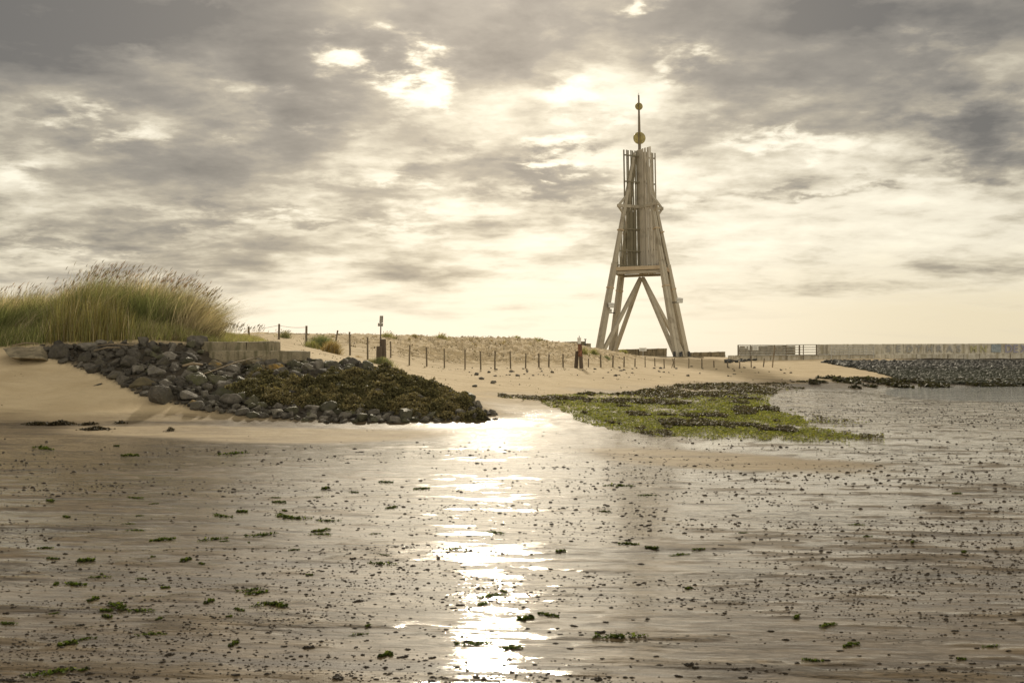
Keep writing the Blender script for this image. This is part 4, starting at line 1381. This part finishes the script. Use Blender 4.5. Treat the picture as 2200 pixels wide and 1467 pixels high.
def tussock(px, py, wpx, hpx, cols_, label, n=260, lean=.35, group=None, Yfix=None, seedheads=0, spread_y=1.0):
    x, y, z = ground_at(px, py)
    if Yfix: y = Yfix; x = (px - 1100) / FPX * y; z = hz1(x, y)
    wm, hm = wpx / FPX * y, hpx / FPX * y
    rx, ry = rng.normal(0, wm * .24, n), rng.normal(0, wm * .24 * spread_y, n)
    rt = np.stack([rx, ry, H(x + rx, y + ry) - z - .03], 1)
    hh_ = hm * rng.uniform(.45, 1.05, n) * (1 - .35 * np.clip(np.abs(rx) / (wm * .5), 0, 1))
    bc_ = np.array(cols_)[rng.integers(0, len(cols_), n)] * (1 + rng.normal(0, .25, (n, 1))).clip(.4, 1.8)
    ln2 = np.stack([lean + .3 * rng.normal(0, 1, n) + .5 * rx / wm, .3 * rng.normal(0, 1, n)], 1)
    s_ = Sward()
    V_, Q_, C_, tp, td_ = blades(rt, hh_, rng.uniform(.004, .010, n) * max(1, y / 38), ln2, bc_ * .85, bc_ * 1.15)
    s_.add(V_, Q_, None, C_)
    if seedheads:
        k = rng.integers(0, n, seedheads)
        V_, T_, C_ = heads(tp[k], td_[k], np.full(seedheads, hm * .22), np.full(seedheads, .02), jitcol((.22, .15, .08), seedheads))
        s_.add(V_, None, T_, C_)
    o__ = link('grass_tussock', s_.build('grass_tussock', M_GRASS), None, (x, y, z))
    return tag(o__, label, 'grass', group)


tussock(610, 716, 28, 22, [OLIVE, GREEN], 'small upright tussock on the dune beside the third wired post', 240, .35, None, 55, 12)
tussock(692, 742, 50, 36, [GREEN, BLUEG, BLUEG, GREEN], 'wide blue-green leafy tussock beside the leaning fence post', 1500, .15, None, 51)
tussock(672, 746, 30, 20, [YGREEN, OLIVE], 'yellow-green tussock between the fourth wired post and the leafy tussock', 500, .2, None, 50)
tussock(712, 768, 34, 32, [(.30, .20, .07), STRAW, (.26, .19, .06)], 'rust-yellow tussock drooping on the sand below the leafy tussock', 900, .3, None, 47.5)
tussock(822, 787, 42, 22, [OLIVE, BLUEG, GREEN], 'dense tussock growing at the foot of the dark sign piles', 1100, .15, None, 44.6)
tussock(798, 782, 16, 12, [OLIVE, STRAW], 'small tussock beside the shorter dark sign pile', 220, .15, None, 44.9)
tussock(830, 726, 20, 17, [OLIVE, YGREEN], 'windblown tussock on the dune crest behind the sign pole', 260, .7, None, 63.6, 8)
tussock(846, 728, 14, 9, [OLIVE, GREEN], 'tiny tussock next to the windblown one on the crest by the sign pole', 140, .6, None, 64)
tussock(948, 734, 36, 15, [OLIVE, STRAW, YGREEN], 'broad tussock on the middle of the dune crest', 420, .45, None, 66.5, 14)
tussock(1158, 741, 24, 8, [OLIVE, YGREEN], 'low grass tuft on the dune crest before the far concrete wall end', 260, .4, None, 73)
tussock(1110, 738, 18, 7, [OLIVE, YGREEN], 'low grass tuft on the crest between the broad tussock and the twin piles', 200, .4, None, 72)
tussock(890, 730, 16, 7, [OLIVE, STRAW], 'low straw tuft on the crest between sign and middle tussock', 180, .4, None, 65.5)
tussock(1256, 776, 18, 20, [YGREEN, OLIVE], 'bright grass tuft just beside the twin piles', 300, .1, None, 70)
tussock(1276, 777, 18, 14, [YGREEN, OLIVE, GREEN], 'second bright grass tuft between the twin piles and the beacon', 300, .1, None, 72)
tussock(1340, 764, 20, 11, [YGREEN, OLIVE], 'grass tuft at the foot of the rear beacon leg', 320, .15, None, 88)
tussock(1305, 783, 22, 8, [GREEN, BLUEG], 'low green plant at the foot of the dune before the beacon', 280, .1, None, 72)
tussock(378, 737, 30, 18, [(.24, .18, .10), STRAW], 'dry brown tuft on the grass edge above the boulders', 700, .1, None, 31.7)
tussock(770, 762, 22, 6, [STRAW, RUSTY], 'sparse dry tuft on the sand between stakes', 120, .2, None, 50)
for i in range(26):
    px = random.uniform(560, 1200)
    Yc = float(np.interp(px, [560, 830, 1000, 1240], [60, 63, 67, 76])) + random.uniform(-3, 2)
    tussock(px, 740, random.uniform(6, 14), random.uniform(3, 7), [OLIVE, STRAW, RUSTY], 'tiny dry grass tuft dotted along the dune crest', 60, .35, 'tiny tufts on the dune crest', Yc)


# ------------------------------------------------------------------ seaweed
def flakes(pts, size, tilt, cols_, curl=.3):
    """small crumpled fronds as bent quads"""
    n = len(pts)
    a = rng.uniform(0, 2 * np.pi, n)
    nz = np.stack([rng.normal(0, tilt, n), rng.normal(0, tilt, n), np.ones(n)], 1); nz /= np.linalg.norm(nz, axis=1)[:, None]
    t1 = np.cross(nz, np.stack([np.cos(a), np.sin(a), np.zeros(n)], 1)); t1 /= np.linalg.norm(t1, axis=1)[:, None] + 1e-9
    t2 = np.cross(nz, t1)
    s_ = size[:, None]
    k1, k2 = rng.uniform(.35, .9, (n, 1)), rng.uniform(.35, .9, (n, 1))
    c = curl * s_ * rng.normal(0, 1, (n, 1))
    V_ = np.stack([pts - t1 * s_, pts - t2 * s_ * k1 + nz * c, pts + t1 * s_ * k2, pts + t2 * s_ * k1 * .8 + nz * c * .6], 1)
    Q_ = (np.arange(n) * 4)[:, None] + np.array([[0, 1, 2, 3]])
    return V_.reshape(-1, 3), Q_, np.repeat(cols_[:, None], 4, 1).reshape(-1, 3)


def pick(cols_, n, amt=.25):
    return np.array(cols_)[rng.integers(0, len(cols_), n)] * (1 + rng.normal(0, amt, (n, 1))).clip(.35, 2.0)


# bladder wrack hanging over the boulders: a lumpy body with fronds
gx, gy = np.meshgrid(np.arange(-.34, .0, .0022), np.arange(24.2, 30.2, .06))
wx, wy = (gx * gy), gy
wz = base_h(wx, wy)
wpx, wpy = proj(wx, wy, wz)


def lump(x, y):
    c = fbm(x * 2.0, y * 2.0, 71, 3)
    return np.clip(.05 + .16 * c + .10 * np.abs(perlin(x * 4.2, y * 4.2, 77)), -.2, .45)


wj = fbm(wx * .9, wy * .9, 73, 3)
ins = inpoly(wpx + 45 * wj, wpy + 14 * wj, WRACKP)
edge = np.array(ins, float)
kk = np.ones(7) / 7
edge = np.apply_along_axis(lambda r: np.convolve(r, kk, 'same'), 0, edge); edge = np.apply_along_axis(lambda r: np.convolve(r, kk, 'same'), 1, edge)
wzz = wz + lump(wx, wy) * edge + .10 * edge - .06
nr2, nc2 = wx.shape
ix = np.arange(nr2 * nc2).reshape(nr2, nc2)
okq = (edge[:-1, :-1] > .15) & (edge[1:, 1:] > .15)
qd = np.stack([ix[:-1, :-1], ix[:-1, 1:], ix[1:, 1:], ix[1:, :-1]], -1)[okq]
sw = Sward()
sw.add(np.stack([wx.ravel(), wy.ravel(), wzz.ravel()], 1), qd, None, np.tile((.035, .03, .014), (nr2 * nc2, 1)))
n = 190000
y_ = rng.uniform(24.2, 30.2, n); p_ = rng.uniform(430, 1045, n); x_ = (p_ - 1100) / FPX * y_
fi = np.clip(((x_ / y_ + .34) / .0022).round().astype(int), 0, nc2 - 1); fj = np.clip(((y_ - 24.2) / .06).round().astype(int), 0, nr2 - 1)
ed = edge[fj, fi]
kp = (rng.uniform(0, 1, n) < ed ** 1.2) & (ed > .1)
x_, y_, z_ = x_[kp], y_[kp], wzz[fj, fi][kp]
n = len(x_)
hv = lump(x_, y_)
patch = fbm(x_ * .9, y_ * .9, 81, 3)
cc = np.where((patch > .1)[:, None], pick([(.23, .195, .095), (.18, .16, .085), (.28, .23, .105)], n), pick([(.15, .135, .065), (.11, .105, .052), (.18, .155, .07)], n))
V, Q, C = flakes(np.stack([x_, y_, z_ + rng.uniform(0, .07, n)], 1), rng.uniform(.016, .042, n), .9, cc)
sw.add(V, Q, None, C)
tag(link('bladder_wrack', sw.build('bladder_wrack', M_WEED)), 'brown bladder wrack draped over the boulder pile', kind='stuff')

# mats of green and dark weed on the mud before the beacon
n = 620000
py_ = rng.uniform(800, 950, n); p_ = rng.uniform(1060, 1900, n)
py_ += rng.normal(0, 4, n)
y_ = np.clip((EYE - .08) * FPX / (py_ - HOR), 17, 75)
for _ in range(5):
    x_ = (p_ - 1100) / FPX * y_
    y_ = np.clip((EYE - base_h(x_, y_)) * FPX / (py_ - HOR), 17, 75)
x_ = (p_ - 1100) / FPX * y_
z_ = H(x_, y_)
pp = np.array(ALGAEP, float)
cxp, cyp = 1430, 872
insd = inpoly(p_, py_, ALGAEP)
ins_in = inpoly(cxp + (p_ - cxp) * 1.16, cyp + (py_ - cyp) * 1.22, ALGAEP)
nz_ = fbm(x_ * .55, y_ * .28, 91, 4) + .5 * fbm(x_ * 2.2, y_ * .9, 95, 2)
dark = (py_ < 860 - (p_ - 1400) * .02 + 26 * nz_ - 14 * sstep(p_, 1400, 1150)) & (p_ > 1130)
dark = dark | (nz_ > .42)
edg = 14 * fbm(p_ * .02, py_ * .05, 97, 3)
insd = inpoly(p_ + edg * 2.2, py_ + edg * .5, ALGAEP)
dp = np.where(insd, np.where(ins_in, .9, .4), 0.0)
dp = dp * np.where(dark, .5 + 1.0 * nz_, .62 + .65 * nz_) * np.clip(.35 + (py_ - 790) / 110, .35, 1.2)
# the dark fringe that trails towards the quay
tr = (py_ < 822 + (p_ - 1700) * -.02) & (py_ > 806) & (p_ > 1560)
dp = np.maximum(dp, np.where(tr, sstep(nz_ + .35 * perlin(p_ * .05, py_ * .4, 5), .1, .5) * .45 * (1 - sstep(p_, 1780, 1900)), 0))
lf = (py_ < 862) & (py_ > 800) & (p_ > 1070) & (p_ < 1240)
dp = np.maximum(dp, np.where(lf, sstep(nz_ + .3 * perlin(p_ * .05, py_ * .4, 6), .3, .7) * .4, 0))
rt_ = np.exp(-((p_ - 1770) / 95) ** 2 - ((py_ - 925 - (p_ - 1770) * .12) / 17) ** 2)
dp = np.maximum(dp, rt_ * .8 * np.clip(.3 + 1.2 * nz_, 0, 1))
err_ = np.abs(proj(x_, y_, base_h(x_, y_))[1] - py_)
kp = (rng.uniform(0, 1, n) < dp * .62) & (err_ < 5)
x_, y_, z_, dark, nz2 = x_[kp], y_[kp], z_[kp], dark[kp], nz_[kp]
n = len(x_)
s_ = rng.uniform(.018, .052, n) * np.clip(y_ / 28, .7, 1.7)
dk = np.nonzero(dark)[0]; gr = np.nonzero(~dark)[0]
V, Q, C = flakes(np.stack([x_, y_, z_ + rng.uniform(0, .02, n) + .008], 1)[gr], s_[gr], .30, pick([(.24, .27, .045), (.40, .42, .07), (.22, .25, .05), (.36, .35, .07), (.14, .14, .05)], len(gr)))
me = npmesh('sea_lettuce', V, Q, None, C, M_LETTUCE)
tag(link('sea_lettuce', me), 'bright green seaweed mat spread on the mud before the beacon', kind='stuff')
V, Q, C = flakes(np.stack([x_, y_, z_ + rng.uniform(0, .09, n) * np.clip(nz2 + .3, 0, 1) + .01], 1)[dk], s_[dk] * 1.15, .45, pick([(.10, .082, .045), (.065, .054, .033), (.14, .115, .055), (.12, .12, .04)], len(dk)))
me = npmesh('dark_wrack', V, Q, None, C, M_WEED)
tag(link('dark_wrack', me), 'dark brown wrack along the upper edge of the green seaweed', kind='stuff')

# weed at the foot of the far armour
n = 26000
p_ = rng.uniform(1740, 2400, n); y_ = rng.uniform(50, 64, n); x_ = (p_ - 1100) / FPX * y_
z_ = H(x_, y_); a_, b2 = proj(x_, y_, z_)
nz_ = fbm(x_ * .5, y_ * .35, 101, 4)
kp = (z_ > -.26) & (b2 > 806) & (nz_ + (y_ - 59) * .12 > .12)
x_, y_, z_ = x_[kp], y_[kp], z_[kp]; n = len(x_)
V, Q, C = flakes(np.stack([x_, y_, z_ + rng.uniform(.0, .12, n)], 1), rng.uniform(.08, .2, n), .5, pick([(.06, .052, .03), (.045, .042, .026), (.07, .07, .03)], n))
me = npmesh('shore_weed', V, Q, None, C, M_WEED)
tag(link('shore_weed', me), 'dark weed along the waterline below the rock armour', kind='stuff')

# separate heaps of stranded weed on the sand at the left
def weed_heap(px, py, wpx, hpx, cols_, label, n, name='seaweed_heap', group=None, m=None):
    x, y, z = ground_at(px, py)
    wm = wpx / FPX * y
    rx, ry = rng.normal(0, wm * .26, n), rng.normal(0, wm * .06 + .05, n)
    hb = hpx / FPX * y * np.exp(-(rx / (wm * .35)) ** 2)
    pts_ = np.stack([rx, ry, H(x + rx, y + ry) - z + hb * rng.uniform(0, 1, n) + .01], 1)
    V_, Q_, C_ = flakes(pts_, rng.uniform(.015, .05, n), .7, pick(cols_, n))
    me_ = npmesh(name, V_, Q_, None, C_, m or M_WEED)
    return tag(link(name, me_, None, (x, y, z)), label, 'seaweed', group)


DK = [(.05, .04, .024), (.035, .03, .018), (.07, .055, .03)]
weed_heap(82, 911, 55, 3, DK, 'thin dark weed line trailing from the thick heap of stranded weed', 420)
weed_heap(128, 911, 52, 6, DK, 'thickest dark heap of stranded weed on the sand below the slab', 900)
weed_heap(205, 923, 48, 5, DK, 'rounded dark weed heap lying lowest, next to the wet flat', 800)
weed_heap(190, 912, 30, 3, DK, 'small dark weed heap between two larger ones below the tilted slab', 300)
weed_heap(258, 909, 20, 2, DK, 'tiny dark weed wisp lying alone on the sand below the boulders', 120)
weed_heap(366, 926, 16, 8, [(.2, .17, .12), (.09, .07, .05)], 'small glistening weed lump on the wet sand below the boulders', 150)

# green clumps on the wet flat
GC = [(.09, .13, .022), (.06, .085, .02), (.14, .17, .03), (.04, .05, .018)]
CLM = []
for i in range(9):
    n = 130
    el = [1, 1.6, 2.4][i % 3]
    pts_ = np.stack([rng.uniform(-.068, .068, n) * el, rng.normal(0, .012, n), np.abs(rng.normal(0, .010, n)) + .004], 1)
    pts_[:, 0] = np.sign(pts_[:, 0]) * np.abs(pts_[:, 0]) ** 1.3 * 2.0
    pts_[:, 1] += .03 * np.sin(pts_[:, 0] * (22 / el) + i) + .012 * np.sin(pts_[:, 0] * 70 + i)
    V, Q, C = flakes(pts_, rng.uniform(.008, .021, n) * (1.25 - np.abs(pts_[:, 0]) / .2 / el).clip(.4, 1.2), .9, pick(GC, n, .35))
    CLM.append(npmesh('seaweed_clump', V, Q, None, C, M_LETTUCE))
spots = [(185, 1205), (165, 1255), (215, 1240), (120, 1255), (250, 1305), (300, 1312), (200, 1290), (20, 1340), (325, 1365), (145, 1385), (550, 1275), (575, 1300), (600, 1302), (515, 1310), (120, 1448),
         (400, 1203), (690, 1140), (620, 1110), (665, 1235), (350, 1162), (460, 1160), (230, 1325), (600, 1080), (560, 1150), (700, 1050), (760, 1058), (480, 1108), (520, 1100), (905, 1050), (90, 965),
         (250, 958), (280, 980), (500, 975), (1130, 1330), (1095, 1395), (1060, 1145), (1205, 1185), (1350, 1170), (1330, 1368), (1400, 1178), (1300, 1100), (1390, 1065), (1480, 1265), (1780, 1345), (1840, 1128), (1960, 1165), (1500, 1180), (1330, 1045)]
spots += [(random.gauss(420, 260), random.uniform(1060, 1400)) for _ in range(40)] + [(random.uniform(700, 2150), random.uniform(1010, 1440)) for _ in range(16)]
for i, (px, py) in enumerate(spots):
    x, y, z = ground_at(px, py)
    o_ = bpy.data.objects.new('seaweed_clump', CLM[i % 9])
    COL.objects.link(o_)
    o_.location = (x, y, z)
    o_.rotation_euler = (0, 0, random.uniform(-.7, .7) + random.choice((0, math.pi)))
    k = random.uniform(.4, 1.0) * (1 if i < 48 else .7) * max(1, y / 9)
    o_.scale = (k, k, k * .9)
    lf_ = px < 760
    tag(o_, 'small green seaweed clump on the wet sand %s' % ('on the rock pile side of the glitter' if lf_ else 'in the glitter or beyond it'), 'seaweed', 'green clumps on the %s side of the flat' % ('rock pile' if lf_ else 'beacon'))

# dry weed and litter on the dune face and the dry beach
n = 5200
y_ = np.concatenate([rng.uniform(56, 80, 3800), rng.uniform(25, 56, 1400)]); p_ = np.concatenate([rng.uniform(640, 1345, 3800), rng.uniform(0, 1900, 1400)])
x_ = (p_ - 1100) / FPX * y_; zb_ = base_h(x_, y_)
nz_ = fbm(x_ * .8 - y_ * .4, y_ * .8, 121, 3)
kp = np.where(y_ > 56, (zb_ > 1.2) & (nz_ > -.05), (zb_ > .12) & (nz_ > .25)) & ~((p_ < 1070) & (y_ < 33) & (p_ > 60)) & ~((p_ < 640) & (y_ > 30) & (y_ < 40))
x_, y_ = x_[kp], y_[kp]; n = len(x_)
k3 = 4
x_ = np.repeat(x_, k3) + rng.normal(0, .12, n * k3); y_ = np.repeat(y_, k3) + rng.normal(0, .08, n * k3); n *= k3
V, Q, C = flakes(np.stack([x_, y_, H(x_, y_) + rng.uniform(0, .05, n) * y_ / 60], 1), rng.uniform(.02, .07, n) * np.clip(y_ / 60, .35, 1.2), .6, pick([(.13, .095, .06), (.19, .14, .08), (.08, .06, .04), (.16, .14, .06)], n))
me = npmesh('dry_litter', V, Q, None, C, M_WEED)
tag(link('dry_litter', me), 'bits of dry weed and litter strewn over the dune face and beach', kind='stuff')

# worm casts: the three hundred largest as objects, the rest together
CM = []
for i in range(6):
    me = rock_mesh('sand_cast', 900 + i, 2, 1.0, M_CAST)
    co = np.array([v_.co[:] for v_ in me.vertices])
    co += rng.normal(0, .13, co.shape)
    co[:, 2] = np.abs(co[:, 2]) * .8 - .1
    me.vertices.foreach_set('co', co.astype(np.float32).ravel())
    CM.append(me)
for i in range(300):
    py = 1467 - (1467 - 1090) * random.random() ** 1.25
    px = random.uniform(0, 2200)
    x, y, z = ground_at(px, py)
    o_ = bpy.data.objects.new('sand_cast', CM[i % 6])
    COL.objects.link(o_)
    s = abs(random.gauss(.006, .0035)) + .005
    if random.random() < .12: s *= 1.6
    o_.location = (x, y, z - s * .1); o_.scale = (s * random.uniform(1, 1.7), s, s * random.uniform(.7, 1.1)); o_.rotation_euler = (0, 0, random.uniform(-.5, .5))
    tag(o_, 'small dark worm cast of sand standing on the wet ripply flat', 'worm cast', 'worm casts on the near flat')
n = 33000
py_ = 905 + (1467 - 905) * rng.uniform(0, 1, n) ** .95
p_ = rng.uniform(-60, 2260, n)
far_ = rng.uniform(0, 1, n) < .16
py_ = np.where(far_, rng.uniform(838, 906, n), py_); p_ = np.where(far_, rng.uniform(1660, 2260, n), p_)
y_ = EYE * FPX / (py_ - HOR); x_ = (p_ - 1100) / FPX * y_
dn_ = .42 + .9 * fbm(x_ * .35, y_ * .6, 111, 3) + .22 * sstep(p_, 1300, 1900) + .7 * fbm(x_ * .5, y_ * 3.2 + x_ * .2, 113, 3)
dn_ = dn_ * np.where((py_ < 960) & (p_ < 1300), .15, 1)
kp = (rng.uniform(0, 1, n) < dn_) & (flat_mask(x_, y_) > .4)
x_, y_ = x_[kp], y_[kp]; z_ = H(x_, y_)
kp = z_ > -.19; x_, y_, z_ = x_[kp], y_[kp], z_[kp]; n = len(x_)
s_ = np.exp(rng.normal(math.log(.0043), .5, n)).clip(.002, .013) * np.clip(y_ / 8, .8, 1.9)
ang = np.arange(7) / 7 * 2 * np.pi
V = np.zeros((n, 15, 3))
for k, (rr, hh_) in enumerate(((1.25, -.1), (.85, .55))):
    rad = s_[:, None] * rr * rng.uniform(.6, 1.3, (n, 7))
    V[:, k * 7:(k + 1) * 7, 0] = x_[:, None] + rad * np.cos(ang) * 1.35
    V[:, k * 7:(k + 1) * 7, 1] = y_[:, None] + rad * np.sin(ang)
    V[:, k * 7:(k + 1) * 7, 2] = z_[:, None] + s_[:, None] * hh_ * rng.uniform(.6, 1.3, (n, 7))
V[:, 14] = np.stack([x_, y_, z_ + s_ * .85], 1)
k_ = (np.arange(n) * 15)[:, None]
Q = np.concatenate([k_ + np.array([[i, (i + 1) % 7, 7 + (i + 1) % 7, 7 + i]]) for i in range(7)])
Tt = np.concatenate([k_ + np.array([[7 + i, 7 + (i + 1) % 7, 14]]) for i in range(7)])
me = npmesh('sand_grit', V.reshape(-1, 3), Q, Tt, None, M_CAST)
tag(link('sand_grit', me), 'countless tiny worm casts and grit over the wet flat', kind='stuff')
